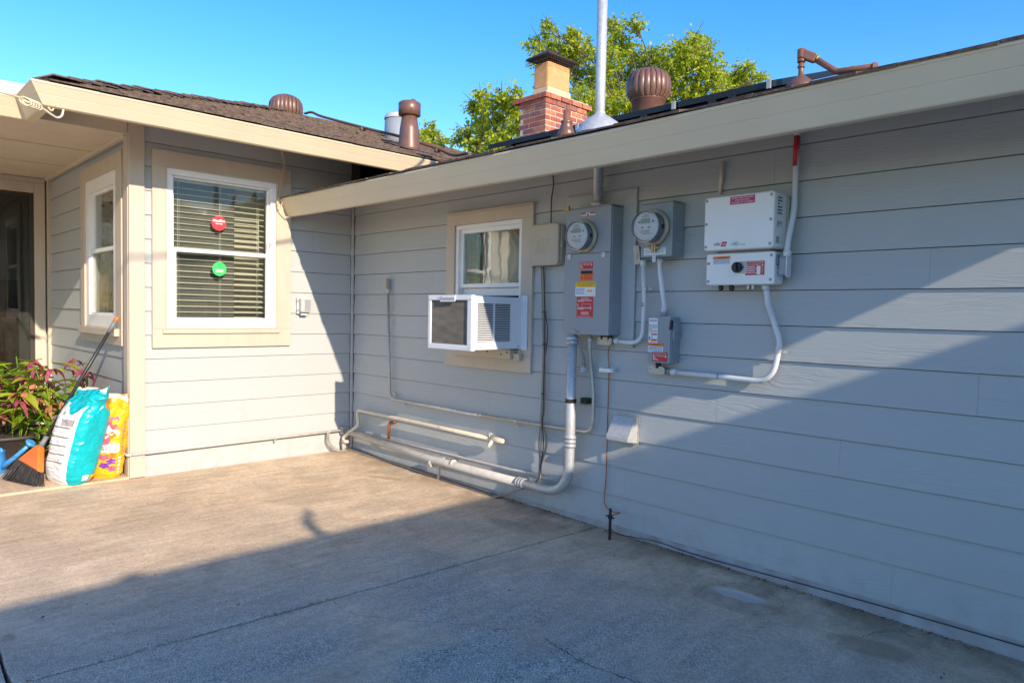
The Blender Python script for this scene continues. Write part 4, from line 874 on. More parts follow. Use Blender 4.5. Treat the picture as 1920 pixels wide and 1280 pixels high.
# phone box
fy = -.072
tbx = thing('telephone_box', 'beige plastic telephone junction box with embossed bell pattern', 'junction box', (2.45, -.02, 1.58))
f0, f1 = A(993.5, 460, fy).x, A(1046.5, 460, fy).x; fz0, fz1 = A(1020, 498, fy).z, A(1020, 419, fy).z
mb = MB(); mb.rbox(((f0+f1)/2+.012, -.001, (fz0+fz1)/2), UX, UZ, NY, (f1-f0)/2-.008, (fz1-fz0)/2-.006, .045, .03); mb.build('base', 'beige_plastic', tbx, bevel=.004)
mb = MB(); mb.rbox(((f0+f1)/2, -.047, (fz0+fz1)/2), UX, UZ, NY, (f1-f0)/2, (fz1-fz0)/2, .026, .03); cv = mb.build('cover', 'beige_plastic', tbx, bevel=.012, seg=4)
for i in range(5):
    x = f0+.045+i*.022; path = [(x+dx, fy-.0008, fz0+.075+dz) for dx, dz in ((.0, .0), (.012, .030), (.030, .062), (.040, .10))]
    mb = MB(); mb.tube(smooth_path(path, 4), .0022, 6); mb.build('embossing', 'beige_plastic', cv)
mb = MB(); mb.rbox(((f0+f1)/2-.02, fy-.0005, fz1-.055), UX, UZ, NY, .075, .017, .0015, .006); mb.build('embossing', 'beige_plastic', cv)
cbox(tbx, 'hasp', 'beige_plastic', f1+.001, f1+.016, -.055, -.035, 1.70, 1.74, .003)

# ---- conduits
def strap(pt, ax, r, parent, mat='galv', out=NY):
    pt = Vector(pt); ax = Vector(ax).normalized(); side = ax.cross(out).normalized()
    mb = MB(); arc = [pt+(side*math.cos(a)+Vector(out)*math.sin(a))*(r+.002) for a in (math.radians(10*k) for k in range(-2, 21))]
    vs_ = []
    for q in arc: vs_ += [q-ax*.009, q+ax*.009]
    mb.add(vs_, [(2*i, 2*i+1, 2*i+3, 2*i+2) for i in range(len(arc)-1)], 0, True)
    vs2 = [Vector(v)+(Vector(v)-pt)*0.0 for v in vs_]
    e = pt+side*(r+.014)-Vector(out)*(r*.9); mb.obox(e, side*.014, ax*.009, Vector(out)*.0015); e2 = e+Vector(out)*.004; mb.lathe([(.006, 0), (.005, .004)], e2, out, 8)
    return mb.build('strap', mat, parent)
def coupling(pts, r, parent, mat='galv', n=14):
    mb = MB(); mb.tube(pts, r, n); return mb.build('coupling', mat, parent)
def lb_body(parent, c, ax, L, w, mat='cast_cover', body='panel_grey', out=NY):
    c, ax, out = Vector(c), Vector(ax).normalized(), Vector(out); sd = ax.cross(out)
    mb = MB(); mb.rbox(c, ax, sd, out, L/2, w/2, .034, w*.45); mb.build('fitting_body', body, parent)
    mb = MB(); mb.rbox(c+out*.0345, ax, sd, out, L/2+.003, w/2+.003, .004, w*.5); cvr = mb.build('fitting_cover', mat, parent)
    mb = MB(); mb.rbox(c+out*.039, ax, sd, out, L/2-.024, w/2-.010, .003, w*.25); mb.build('raised_rim', mat, cvr)
    for s in (-1, 1):
        mb = MB(); mb.lathe([(.004, 0), (.003, .002)], c+out*.0386+ax*s*(L/2-.008), out, 8); mb.build('screw', 'ink_grey', cvr)

# 1 thin conduit with drop from left fitting
yc = -.032; P1 = [(0.600, yc, 1.46), (0.632, yc, 0.547), (2.86, yc, 0.523), (2.87, yc, 0.70), (2.835, yc, 0.95), (2.845, -.085, 1.10), (2.845, -.085, PZ0)]
P1[0] = (0.603, yc, 1.46)
c1 = thing('thin_conduit', 'thin galvanised conduit dropping from a wall fitting and running right to the tall panel', 'conduit', (1.2, yc, .52))
P1 = [A(727.5, 548, yc), A(731, 747, yc), A(900, 778, yc), A(1112, 812, yc), A(1113, 740, yc), A(1109, 690, yc), A(1106, 655, -.06), Vector((A(1106, 640, -.075).x, -.075, PZ0-.001))]
mb = MB(); mb.tube(fillet(P1[:3], .09)+[], .0115, 12); mb.build('pipe', 'galv_dull', c1)
mb = MB(); mb.tube(fillet([P1[2]]+P1[3:5]+P1[5:], .09), .0115, 12); mb.build('pipe', 'galv_dull', c1)
coupling([P1[2]+UX*-.02, P1[2]+UX*.02], .0135, c1, 'galv_dull')
lbp = A(727.5, 533, -.02); lb_body(c1, (lbp.x, -.012, lbp.z), UZ, .10, .032, 'cast_cover', 'galv_dull', Vector((.0, -1, 0)))
coupling([P1[0]+UZ*.035, P1[0]-UZ*.01], .015, c1)
for (u, v, ax) in ((756, 752, UX), (968, 790, UX), (741, 738, Vector((.7, 0, -.5)))): strap(A(u, v, yc), ax, .0115, c1)
coupling([A(1106.5, 640, -.073)+UZ*.028, A(1106.5, 640, -.073)-UZ*.01], .016, c1)

# 2 big service conduit
yb = -.105; rb_ = .031
c2 = thing('service_conduit', 'thick galvanised conduit along the wall base rising to the tall panel', 'conduit', (1.6, yb, .1))
vx = A(1073, 640, yb).x; zb = A(985, 907, yb).z
PA = [(0.10, yb+.03, A(664, 815, yb).z+.005), (1.3, yb, A(810, 861, yb).z), (A(975, 905, yb).x, yb, zb)]
mb = MB(); mb.tube(PA, rb_*.92, 16); mb.build('pipe', 'pipe_siding', c2)
PB_ = [PA[2], (vx, yb, zb), (vx, yb, 1.0), (vx, -.085, PZ0-.002)]
mb = MB(); mb.tube(fillet([PA[2], (vx-.005, yb, zb), (vx, yb, .55), (vx, yb, PZ0-.002)], .25, 14), rb_, 18); mb.build('pipe', 'galv', c2)
x0 = PA[2][0]
for dx in (-.012, .012, .036): coupling([(x0+dx-.009, yb, zb), (x0+dx+.009, yb, zb)], rb_+.006, c2, 'galv', 18)
for dz in (0, .026, .052): coupling([(vx, yb, .44+dz), (vx, yb, .458+dz)], rb_+.006, c2, 'galv', 18)
for dz in (-.055, -.03): coupling([(vx, yb, PZ0+dz-.012), (vx, yb, PZ0+dz+.012)], rb_+.007, c2, 'galv', 18)
coupling([(1.60, yb-.0005, A(925, 889, yb).z+.004), (1.612, yb-.0005, A(925, 889, yb).z+.0035)], rb_*.96, c2, 'pipe_cream', 18)
zst = A(1072, 751, yb).z
coupling([(vx, yb, zst-.012), (vx, yb, zst+.012)], rb_+.004, c2, 'iron', 18)
p = A(1097, 752, -.03); cbox(c2, 'strut_bracket', 'iron', vx+.033, p.x+.035, -.055, -.001, zst-.018, zst+.018, .003)
# stand-off post under the pipe
pst = A(815, 872, yb); cbox(c2, 'support_post', 'galv_dull', pst.x-.012, pst.x+.012, yb+.034, yb+.05, gz(1.4)-.02, pst.z+.03, .002); cbox(c2, 'support_plate', 'galv', pst.x-.05, pst.x+.06, yb+.03, yb+.055, pst.z+.03, pst.z+.065, .002)
coupling([(pst.x-.05, yb, pst.z+.016), (pst.x-.02, yb, pst.z+.016)], rb_+.003, c2, 'galv', 18)
# 3 thin rod pipe beside it
c3 = thing('small_pipe', 'slim painted pipe running just above the thick conduit', 'pipe', (1.3, -.045, .17))
mb = MB(); mb.tube([A(666, 809, -.05), A(820, 846, -.05), A(960, 880, -.05), A(1010, 889.5, -.05), A(1050, 896, -.05)], .0095, 10); mb.build('pipe', 'pipe_siding', c3)
mb = MB(); mb.tube([A(1066, 660, -.06), A(1061.5, 800, -.06), A(1057.5, 880, -.075)], .0045, 8); mb.build('bonding_wire', 'galv_dull', c3)
# 4 cream pipe with tap
c4 = thing('water_pipe', 'cream painted water pipe along the wall ending in a small tap', 'pipe', (1.1, -.06, .02))
P4 = [Vector((.055, -.115, .0)), Vector((.055, -.115, A(655, 822, -.11).z)), A(672, 797, -.07), A(670, 768, -.06), A(800, 796, -.055), A(925, 823, -.055)]
mb = MB(); mb.tube(fillet(P4, .035), .0155, 12); mb.build('pipe', 'pipe_cream', c4)
mb = MB(); mb.tube([P4[-1]-UX*.03, P4[-1]+UX*.03, P4[-1]+UX*.10], [.021, .021, .016], 12); mb.tube([P4[-1]+Vector((0, .0, 0)), P4[-1]+Vector((0, -.03, -.03)), P4[-1]+Vector((-.005, -.045, -.055))], [.016, .014, .013], 10); mb.tube([P4[-1]+Vector((-.03, -.01, .0)), P4[-1]+Vector((-.03, -.01, .035))], .005, 8); mb.tube([P4[-1]+Vector((-.055, -.01, .037)), P4[-1]+Vector((-.005, -.01, .037))], .005, 8); mb.build('tap', 'pipe_cream', c4)
mb = MB(); mb.tube([(.055, -.118, .085), (.09, -.12, .09), (.13, -.115, .095)], [.018, .018, .012], 10); mb.build('hose_bib', 'pipe_cream', c4)
strap(A(825, 801, -.055), UX, .0155, c4)
# 5 conduit on the lit wall
c5 = thing('thin_conduit', 'thin galvanised conduit strapped low across the lit window wall', 'conduit', (.03, -1, .18))
mb = MB(); mb.tube([(.034, -1.85, .1815), (.034, -1.0, .185), (.034, -.10, .186)], .0105, 12); mb.build('pipe', 'pipe_siding', c5)
mb = MB(); mb.tube(fillet([(.034, -1.85, .1815), (.034, -1.886, .181), (-.02, -1.886, .181), (-.55, -1.886, .18)], .03), .0105, 12); mb.build('pipe', 'pipe_siding', c5)
for y in (-1.83, -1.78, -.75, -.25): strap((.034, y, .184), UY, .0105, c5, 'galv', PX)
cbox(c5, 'junction_fitting', 'galv_dull', .012, .055, -.125, -.055, .150, .215, .004)
# 6 copper stub
c6 = MB(); p = A(733, 791, -.03); c6.tube(fillet([(p.x+.03, -.002, p.z), (p.x-.005, -.045, p.z), (p.x-.005, -.045, A(731, 826, -.045).z)], .025), .0125, 12); tag(c6.build('copper_stub', 'copper'), 'short bent copper pipe stub below the cream pipe', 'pipe')
# 7 cable bundle
rn = random.Random(4)
cbn = thing('cable_bundle', 'bundle of grey cables from the beige telephone box down and along the wall base', 'cable', (2.4, -.03, 0))
base = [(1018, 500), (1020, 560), (1021, 640), (1020, 720), (1018, 770), (1016, 790), (1018, 830), (1013, 870), (1003, 905), (985, 922), (950, 921), (900, 905), (850, 885), (800, 868), (740, 851), (680, 838)]
for k, (mm, r_) in enumerate((('cable_grey', .0048), ('cable_grey', .004), ('cable_dark', .0036), ('cable_grey', .0042), ('cable_grey', .0036))):
    pts = []
    for i, (u, v) in enumerate(base):
        if i < 9: p = A(u+(k-2)*1.3+rn.uniform(-1.2, 1.2)+(6*(k-2)/2 if i == 6 else 0), v, -.024-.007*(k % 3)-(.012 if 4 <= i <= 5 else 0)-(.07 if 7 <= i else 0)*(1 if i == 8 else .5))
        else: p = G(u, v-2); p = Vector((p.x, min(p.y, -.02)-.012*k+rn.uniform(-.012, .012), gz(p.x)+.006+.004*(k % 2)))
        pts.append(p)
    mb = MB(); mb.tube(smooth_path(pts), r_, 6); mb.build('cable', mm, cbn)
for (u, v) in ((1020.5, 585), (1021, 645), (1019, 738), (1015, 855)):
    p = A(u, v, -.032); mb = MB(); mb.tube([p-UZ*.003, p+UZ*.003], .015, 10); mb.build('tie', 'black', cbn)
mb = MB(); mb.tube(smooth_path([A(1022, 585, -.03), A(1027, 620, -.03), A(1024, 655, -.03), A(1019, 690, -.03)]), .003, 6); mb.build('cable', 'cable_dark', cbn)
lp = thing('looped_cable', 'short grey cable loop hanging from the low conduit near the corner', 'cable', (.05, -.25, 0))
for k in range(3):
    mb = MB(); mb.tube(smooth_path([(.04, -.27+.008*k, .18), (.05, -.275+.012*k, .10), (.055, -.23+.02*k, .03), (.07, -.17+.015*k, .008), (.09, -.10, .006+.003*k)]), .0045, 6); mb.build('cable', 'cable_grey', lp)
# 8 eave cable to phone box
mb = MB(); mb.tube(smooth_path([A(1035, 318, -.02), A(1038, 345, -.018), A(1034, 375, -.018), A(1033, 418, -.02)]), .0042, 7); tag(mb.build('drop_cable', 'cable_dark'), 'dark cable dropping from the eave into the beige telephone box', 'cable')
# 9 second meter to panel
c9 = thing('plastic_conduit', 'pale conduit curving from the small meter box down to the bottom of the tall panel', 'conduit', (3.15, -.05, 1.05))
p0 = A(1206, 497, -.05); pe = A(1155, 639, -.05)
mb = MB(); mb.tube(fillet([p0, A(1208, 560, -.05), A(1205, 645, -.05), pe], .14, 10), .0135, 12); mb.build('pipe', 'pvc', c9)
lb_body(c9, (A(1199, 479, -.03).x, -.020, A(1199, 479, -.03).z), (.12, 0, -1), .105, .036)
lb_body(c9, (A(1137, 639, -.04).x, -.022, A(1137, 639, -.04).z), UX, .105, .040)
coupling([p0+UZ*.03, p0-UZ*.008], .018, c9, 'pvc'); coupling([pe-UX*.008, pe+UX*.02], .018, c9, 'pvc'); coupling([A(1207, 571, -.05)+UZ*.012, A(1207, 571, -.05)-UZ*.012], .0148, c9, 'galv_dull')
strap(A(1209, 541, -.05), UZ, .0135, c9)
for u in (1131, 1144):
    p = A(u, 632, -.045); mb = MB(); mb.tube([(p.x, -.05, PZ0-.002), (p.x, -.05, p.z-.012)], .014, 10); mb.build('nipple', 'black', c9)
# 10 between small meter and disconnect
c10 = thing('plastic_conduit', 'short pale conduit linking the small meter box to the disconnect below', 'conduit', (3.38, -.05, 1.28))
q0, q1 = Vector((A(1238, 487, -.055).x, -.055, bz0-.001)), Vector((A(1245, 588, -.05).x, -.05, dz1+.004))
mb = MB(); mb.tube(smooth_path([q0, q0-UZ*.06, q0*.45+q1*.55, q1+UZ*.06, q1]), .0135, 12); mb.build('pipe', 'pvc', c10)
coupling([q0-UZ*.002, q0-UZ*.028], .018, c10, 'pvc'); coupling([q1+UZ*.022, q1+UZ*.050], .018, c10, 'pvc'); coupling([q1, q1+UZ*.020], .0175, c10, 'panel_grey')
# 11 disconnect to inverter
c11 = thing('plastic_conduit', 'pale conduit sweeping from under the disconnect up to the inverter', 'conduit', (3.8, -.035, .95))
e0 = Vector((A(1436, 533, -.075).x, -.075, jz0)); yy = -.034
P11 = [A(1262, 697, yy), A(1350, 706, yy), A(1448, 717, yy), A(1463, 640, yy), A(1450, 600, yy), A(1440, 570, -.06), e0]
mb = MB(); mb.tube(fillet(P11, .13, 9), .0145, 12); mb.build('pipe', 'pvc', c11)
lb_body(c11, (A(1235, 693, -.03).x, -.014, A(1235, 693, -.03).z), UX+UZ*-.06, .105, .040)
coupling([A(1262, 697, yy)-UX*.01, A(1262, 697, yy)+UX*.025], .0195, c11, 'pvc'); coupling([A(1262, 697, yy)-UX*.035, A(1262, 697, yy)-UX*.012], .0185, c11, 'ink_grey')
coupling([e0-UZ*.001, e0-UZ*.024], .019, c11, 'pvc')
p = A(1233, 683, -.05); mb = MB(); mb.tube([(p.x, -.045, dz0-.001), (p.x, -.04, dz0-.035)], .016, 10); mb.build('nipple', 'black', c11)
strap(A(1458.5, 659, yy), UZ, .0145, c11, 'galv'); mb = MB(); mb.tube([A(1347, 705.5, yy)-UX*.004, A(1347, 705.5, yy)+UX*.004], .0155, 10); mb.build('tie', 'panel_grey', c11)
# 12 inverter to eave
c12 = thing('plastic_conduit', 'conduit with red sleeve rising from the inverter to the eave', 'conduit', (4.1, -.05, 1.5))
s0 = A(1476, 474, -.075); ytop = -.03
P12 = [s0-UZ*.01, A(1478, 450, -.075), A(1488, 400, -.045), A(1490.5, 360, ytop), A(1493, 300, ytop), A(1497, 215, ytop)]
mb = MB(); mb.tube(smooth_path(P12), .0145, 12); mb.build('pipe', 'pvc', c12)
coupling([s0-UZ*.02, s0+UZ*.012], .0195, c12, 'pvc')
ra_, rb2 = A(1495, 255, ytop), A(1492, 312, ytop)
coupling([ra_, rb2], .0152, c12, 'label_red', 14).name = 'red_sleeve'
cbx = A(1478, 495, -.075)
cbox(c12, 'fitting_body', 'panel_grey', jx1+.006, jx1+.046, -.098, -.052, A(1478, 517, -.075).z, s0.z-.02, .010)
mb = MB(); mb.rbox((jx1+.0465, -.075, (A(1478, 517, -.075).z+s0.z-.02)/2), UY, UZ, PX, .025, .055, .005, .02); mb.build('fitting_cover', 'pvc', c12)
mb = MB(); mb.tube([(jx1-.002, -.075, A(1478, 507, -.075).z), (jx1+.010, -.075, A(1478, 507, -.075).z)], .016, 12); mb.build('nipple', 'galv_dull', c12)
# 13 ground wire and rod
gp = G(1143, 1011); gy = min(gp.y, -.05)
gr = thing('ground_rod', 'rusty ground rod with clamp standing at the foot of the long wall', 'ground rod', (gp.x, gp.y, gz(gp.x)))
mb = MB(); mb.tube([(gp.x, gp.y, gz(gp.x)-.05), (gp.x, gp.y, gz(gp.x)+.185)], .0085, 10); mb.build('rod', 'iron', gr)
mb = MB(); zc = gz(gp.x)+.135; mb.tube([(gp.x, gp.y, zc-.010), (gp.x, gp.y, zc+.012)], .014, 8); mb.tube([(gp.x-.03, gp.y-.003, zc+.004), (gp.x+.032, gp.y-.003, zc)], .005, 6); mb.build('clamp', 'iron', gr)
mb = MB(); mb.tube(smooth_path([(gp.x+.01, gp.y, zc-.01), (gp.x+.0, gp.y+.015, gz(gp.x)+.06), (gp.x+.06, gp.y+.05, gz(gp.x)+.03), (gp.x+.25, -.02, gz(gp.x)+.025), (gp.x+.55, -.012, gz(gp.x)+.012), (gp.x+1.4, -.010, -.030), (gp.x+2.3, -.010, -.028), (gp.x+3.2, -.010, -.035)]), .0026, 6); mb.build('wire', 'cable_dark', gr)
gw = MB(); gpts = [A(1143, 648, -.03), A(1140, 665, -.012), A(1142, 690, -.012), A(1140, 760, -.010), A(1138, 840, -.010), A(1136, 900, -.012), A(1133, 940, -.02), A(1145, 957, -.05), A(1162, 961, -.07), A(1148, 965, -.11), Vector((gp.x+.01, gp.y, zc+.005))]
gw.tube(smooth_path(gpts), .0034, 7); tag(gw.build('ground_wire', 'copper'), 'thin copper ground wire hanging from the tall panel down to the rod', 'wire')
p = A(1140, 694, -.02); bb = thing('bonding_bridge', 'white plastic bonding block on the ground wire', 'bonding block', (p.x, -.01, p.z))
cbox(bb, 'block', 'inverter_white', p.x-.052, p.x+.040, -.045, -.002, p.z-.012, p.z+.014, .004)
for dz in (-.007, .002, .011): cbox(bb, 'terminal', 'inverter_white', p.x+.0405, p.x+.056, -.040, -.008, p.z+dz-.003, p.z+dz+.003, .001)
# 14 flexible whip
wh = thing('flexible_whip', 'short grey flexible conduit with coupling below the tall panel', 'conduit', (2.80, -.05, .95))
mb = MB(); mb.tube(smooth_path([A(1085, 631, -.08), A(1088, 650, -.075), A(1094, 668, -.05), A(1095, 684, -.035)]), .0085, 9); mb.build('hose', 'panel_grey', wh)
p = A(1094, 690, -.03); mb = MB(); mb.tube([p+UZ*.03, p-UZ*.012], .013, 9); mb.tube([p+UX*.008, p-UX*.05], .009, 9); mb.build('elbow', 'galv_dull', wh); cbox(wh, 'nut', 'pvc', p.x-.012, p.x+.014, -.05, -.015, p.z-.025, p.z+.005, .003)
# 16 small cream pipe above the inverter
mb = MB(); a, b = A(1355, 303, -.014), A(1350, 364, -.014); mb.tube([a, b], .011, 10); tag(mb.build('stub_pipe', 'pipe_cream'), 'short cream pipe on the wall just above the inverter', 'pipe')
# 19 dryer vent hood
dv = thing('dryer_vent', 'galvanised dryer vent hood low on the long wall', 'vent hood', (3.12, -.05, .53))
v0, v1 = A(1160, 777), A(1197, 782); zt, zbm = v1.z, A(1196, 829).z; xl, xr = v0.x-.012, v1.x
mb = MB(); mb.box(xl-.008, xr+.008, -.006, -.0005, zbm-.012, zt+.008); mb.build('flange', 'galv_dull', dv)
mb = MB(); o1 = .10
pL = [(xl, -.006, zt), (xl, -.03, zt), (xl, -o1, zbm+.03), (xl, -o1, zbm+.01), (xl, -.006, zbm-.005)]
pR = [(xr, y, z) for (_, y, z) in pL]
mb.add(pL+pR, [(0, 1, 6, 5), (1, 2, 7, 6), (2, 3, 8, 7), (4, 3, 2, 1, 0), (5, 6, 7, 8, 9)]); hd_ = mb.build('hood', 'galv', dv); so2 = hd_.modifiers.new('s', 'SOLIDIFY'); so2.thickness = .0015
mb = MB(); mb.add([(xl+.004, -.012, zbm), (xr-.004, -.012, zbm), (xr-.004, -.085, zbm+.02), (xl+.004, -.085, zbm+.02)], [(0, 1, 2, 3)]); mb.build('flap', 'galv_dull', dv)
# 20 wet-location cover on the lit wall
oc = thing('outlet_cover', 'small clear weatherproof outlet cover on the lit wall', 'outlet', (.03, -.5, 1.22))
y0, y1, z0, z1 = -.555, -.447, 1.232, 1.372
mb = MB(); mb.rbox((.002, (y0+y1)/2, (z0+z1)/2), UY, UZ, PX, .054, .070, .022, .006); mb.build('back_plate', 'pvc', oc, bevel=.002)
mb = MB(); mb.rbox((.0245, (y0+y1)/2+.004, (z0+z1)/2+.004), UY, UZ, PX, .048, .060, .052, .010); mb.build('bubble_lid', 'lens_clear', oc, bevel=.008)
mb = MB(); mb.box(.077, .0785, y0+.042, y1-.012, z0+.026, z1-.018); mb.build('inner_socket', 'panel_grey', oc)
for z in (z0+.03, z1-.03): cbox(oc, 'hinge', 'galv_dull', .02, .034, y0-.004, y0+.006, z-.01, z+.01, .002)
cbox(oc, 'latch', 'inverter_white', .03, .05, -.53, -.47, z0-.012, z0-.001, .002)
# wire from upper gutter to lower gutter end
mb = MB(); mb.tube(smooth_path([B(528, 281, .06), B(534, 305, .035), B(532, 335, .03), B(523, 370, .045), B(520, 385, .05), B(526, 398, .05), B(537, 407, .06), B(548, 407, .08)]), .0042, 6); mb.tube(smooth_path([B(527, 283, .055), B(531, 310, .04), B(524, 360, .05), B(523, 392, .05), B(529, 380, .055), B(519, 372, .06), B(522, 395, .06)]), .003, 6)
tag(mb.build('hanging_wire', 'rope'), 'tan wire hanging between the upper and lower gutters beside the large window', 'wire')

# ---- rope at the left gutter
rp = thing('clothes_line', 'cream rope knotted round the far left gutter end with a hook', 'rope', (.78, -2.6, 2.45))
xk = .80
mb = MB(); a = B(0, 172, .42); k0 = B(33, 182, .72); k1 = B(48, 190, xk); k2 = B(68, 198, xk)
mb.tube(smooth_path([B(-60, 155, .3), B(0, 173, .5), k0, k1]), .006, 8); mb.build('line', 'rope', rp)
mb = MB(); mb.tube(smooth_path([k1, k2, B(85, 207, xk-.02), B(98, 216, xk-.04), B(108, 221, xk-.06), B(116, 217, xk-.07), B(119, 206, xk-.08)]), .0065, 8); mb.build('hook', 'pipe_cream', rp)
rn = random.Random(3)
for k in range(5):
    c_ = k1*(1-k/4)+k2*(k/4); ring = [c_+Vector((.014*math.cos(a)+rn.uniform(-.003, .003), .026*math.cos(a+.5), .022*math.sin(a))) for a in (2*math.pi*j/12 for j in range(13))]
    mb = MB(); mb.tube(smooth_path(ring, 2), .0045, 6); mb.build('knot_turn', 'rope', rp)
mb = MB(); mb.tube(smooth_path([B(90, 201, .70), B(97, 208, .70), B(102, 201, .69), B(101, 203, .68)]), .005, 6); mb.build('loose_end', 'rope', rp)

# ================================================================== things on the roofs
def turbine(c, dia, zbase, label, h_base):
    c = Vector(c); t_ = thing('turbine_vent', label, 'roof vent', (c.x, c.y, zbase)); R_ = dia/2
    mb = MB(); mb.lathe([(R_*.74, zbase-c.z-.06), (R_*.76, -R_*.72), (R_*.80, -R_*.70), (R_*.80, -R_*.62)], c, UZ, 32, caps=False); mb.build('collar', 'brown_metal', t_)
    n = 22; prof = [(R_*.80, -R_*.62), (R_*.96, -R_*.35), (R_*1.0, -R_*.02), (R_*.95, R_*.30), (R_*.80, R_*.55), (R_*.52, R_*.72), (R_*.25, R_*.79)]
    vane = MB(); vs_ = []
    for (r, h) in prof:
        for a, dr in ((0.0, .0), (.10, .010), (.22, .004), (.33, -.016)): vs_.append((math.cos(a)*(r+dr), math.sin(a)*(r+dr), h))
    vane.add(vs_, [(i*4+j, i*4+j+1, (i+1)*4+j+1, (i+1)*4+j) for i in range(len(prof)-1) for j in range(3)], 0, True); vm = vane.mesh('brown_metal')
    for k in range(n): inst('vane', vm, t_, c, (0, 0, 2*math.pi*k/n))
    mb = MB(); mb.lathe([(R_*.72, -R_*.6), (R_*.86, -R_*.3), (R_*.88, 0), (R_*.82, R_*.3), (R_*.66, R_*.52), (R_*.3, R_*.7)], c, UZ, 24); mb.build('inner_drum', 'iron', t_)
    mb = MB(); mb.lathe([(R_*.34, R_*.775), (R_*.33, R_*.80), (R_*.12, R_*.83), (0, R_*.835)], c, UZ, 24, caps=False); mb.build('top_cap', 'brown_metal', t_)
    return t_
tA = dep(1216, 163, 6.3); turbine(tA, .385, ra(tA.y, tA.x), 'brown spinning turbine vent beside the brick chimney', .15)
tB_ = dep(536, 203, 8.1); turbine(tB_, .365, rb(tB_.x)-.2, 'brown turbine vent low behind the left roof ridge', .05)
# pipe vent on left roof
p = dep(767, 283, 6.75); zt_ = dep(767, 192, 6.75).z; zb_ = rb(p.x)-.03
pv = thing('flue_pipe', 'brown tapered flue pipe with round cap on the left roof', 'flue pipe', (p.x, p.y, zb_))
hh = zt_-zb_
mb = MB(); mb.lathe([(.115, 0), (.105, .05), (.092, hh*.45), (.072, hh*.72)], (p.x, p.y, zb_), UZ, 28); mb.build('cone', 'brown_metal', pv)
mb = MB(); mb.lathe([(.082, hh*.715), (.105, hh*.73), (.106, hh*.96), (.09, hh*.985), (0, hh)], (p.x, p.y, zb_), UZ, 28); mb.build('cap', 'brown_metal', pv)
mb = MB(); mb.lathe([(.02, hh*.99), (.02, hh*1.05)], (p.x+.02, p.y+.03, zb_), UZ, 10); mb.build('spigot', 'brown_metal', pv)
mb = MB(); mb.extrude([(p.x-.17, p.y-.17, rb(p.x-.17)+.022), (p.x+.17, p.y-.17, rb(p.x+.17)+.022), (p.x+.17, p.y+.17, rb(p.x+.17)+.022), (p.x-.17, p.y+.17, rb(p.x-.17)+.022)], (0, 0, .003)); fl = mb.build('flashing', 'brown_metal', pv)
# skylight tube behind
p = dep(748, 262, 8.0)
st = thing('skylight_tube', 'pale grey sun tunnel with clear dome behind the brown flue pipe', 'skylight', (p.x, p.y, rb(p.x)-.1)); zt_ = dep(748, 226, 8.0).z
mb = MB(); mb.lathe([(.17, rb(p.x)-.12-p.z), (.16, zt_-p.z)], p, UZ, 28); mb.build('tube', 'panel_grey', st)
mb = MB(); mb.lathe([(.168, zt_-p.z), (.168, zt_-p.z+.02), (.15, zt_-p.z+.05), (.08, zt_-p.z+.085), (0, zt_-p.z+.09)], p, UZ, 28, caps=False); mb.build('dome', 'lens_clear', st)
# conduit on the left ridge
cr = thing('roof_conduit', 'thin brown conduit snaking along the left roof', 'conduit', (-1.5, .5, 3.3))
pts = []
for (u, v, d) in ((572, 213, 7.9), (585, 211, 7.8), (605, 219, 7.6), (680, 239, 7.2), (760, 259, 6.9), (820, 279, 6.75), (850, 291, 6.5), (880, 287, 6.2)): pts.append(dep(u, v, d))
mb = MB(); mb.tube(smooth_path(pts), .014, 8); mb.build('pipe', 'drip_edge', cr)
for i in (3, 4, 5): 
    mb = MB(); mb.obox(pts[i]-UZ*.016, (.015, 0, 0), (0, .03, 0), (0, 0, .016)); mb.build('support_block', 'trunk', cr)
# jack vent near the mast
p = dep(1060, 250, 4.8); zr_ = ra(p.y, p.x); pj = thing('plumbing_vent', 'short brown plumbing vent pipe left of the service mast', 'vent pipe', (p.x, p.y, zr_))
zt_ = dep(1063, 208, 4.8).z
mb = MB(); mb.tube([(p.x+.01, p.y, zr_-.02), (p.x+.01, p.y, zt_)], .024, 14); mb.build('pipe', 'brown_plastic', pj)
mb = MB(); mb.lathe([(.085, -.01), (.05, .06), (.036, .10), (.04, .105), (.04, .12), (.03, .125)], (p.x+.01, p.y, zr_), UZ, 20); mb.build('boot', 'brown_metal', pj)
# elbow vent at right
p = dep(1501, 158, 4.0); zr_ = ra(p.y, p.x); ev = thing('vent_elbow', 'brown vent pipe with side elbow lying along the right roof edge', 'vent pipe', (p.x, p.y, zr_))
q = lambda u, v, d=4.0: dep(u, v, d)
mb = MB(); mb.lathe([(.105, -.02), (.075, .03), (.035, .065), (.022, .075)], (p.x, p.y, zr_+.0), UZ, 22); mb.build('boot', 'brown_metal', ev)
top = q(1507, 102)
mb = MB(); mb.tube([(p.x, p.y, zr_+.03), (p.x, p.y, top.z-.02)], .0145, 12); mb.tube([(p.x, p.y, q(1500, 118).z), (p.x, p.y, q(1500, 112).z)], .022, 12); mb.tube([(p.x, p.y, q(1500, 128).z), (p.x, p.y, q(1500, 124).z)], .020, 12); mb.build('riser', 'brown_plastic', ev)
tz = q(1504, 93).z; hT = tz-q(1504, 111).z
mb = MB(); mb.lathe([(.021, 0), (.023, .006), (.023, hT-.004), (.017, hT)], (p.x, p.y, tz-hT), UZ, 18); mb.build('tee', 'brown_plastic', ev)
r1 = q(1530, 111, 3.96); r0 = Vector((p.x, p.y, tz-hT*.5)); dd = (r1-r0).normalized(); sd = dd.cross(UZ).normalized(); uu = sd.cross(dd)
mb = MB(); mb.obox((r0+r1)/2, dd*((r1-r0).length/2), sd*.021, uu*hT*.46); mb.build('elbow_body', 'brown_plastic', ev, bevel=.008)
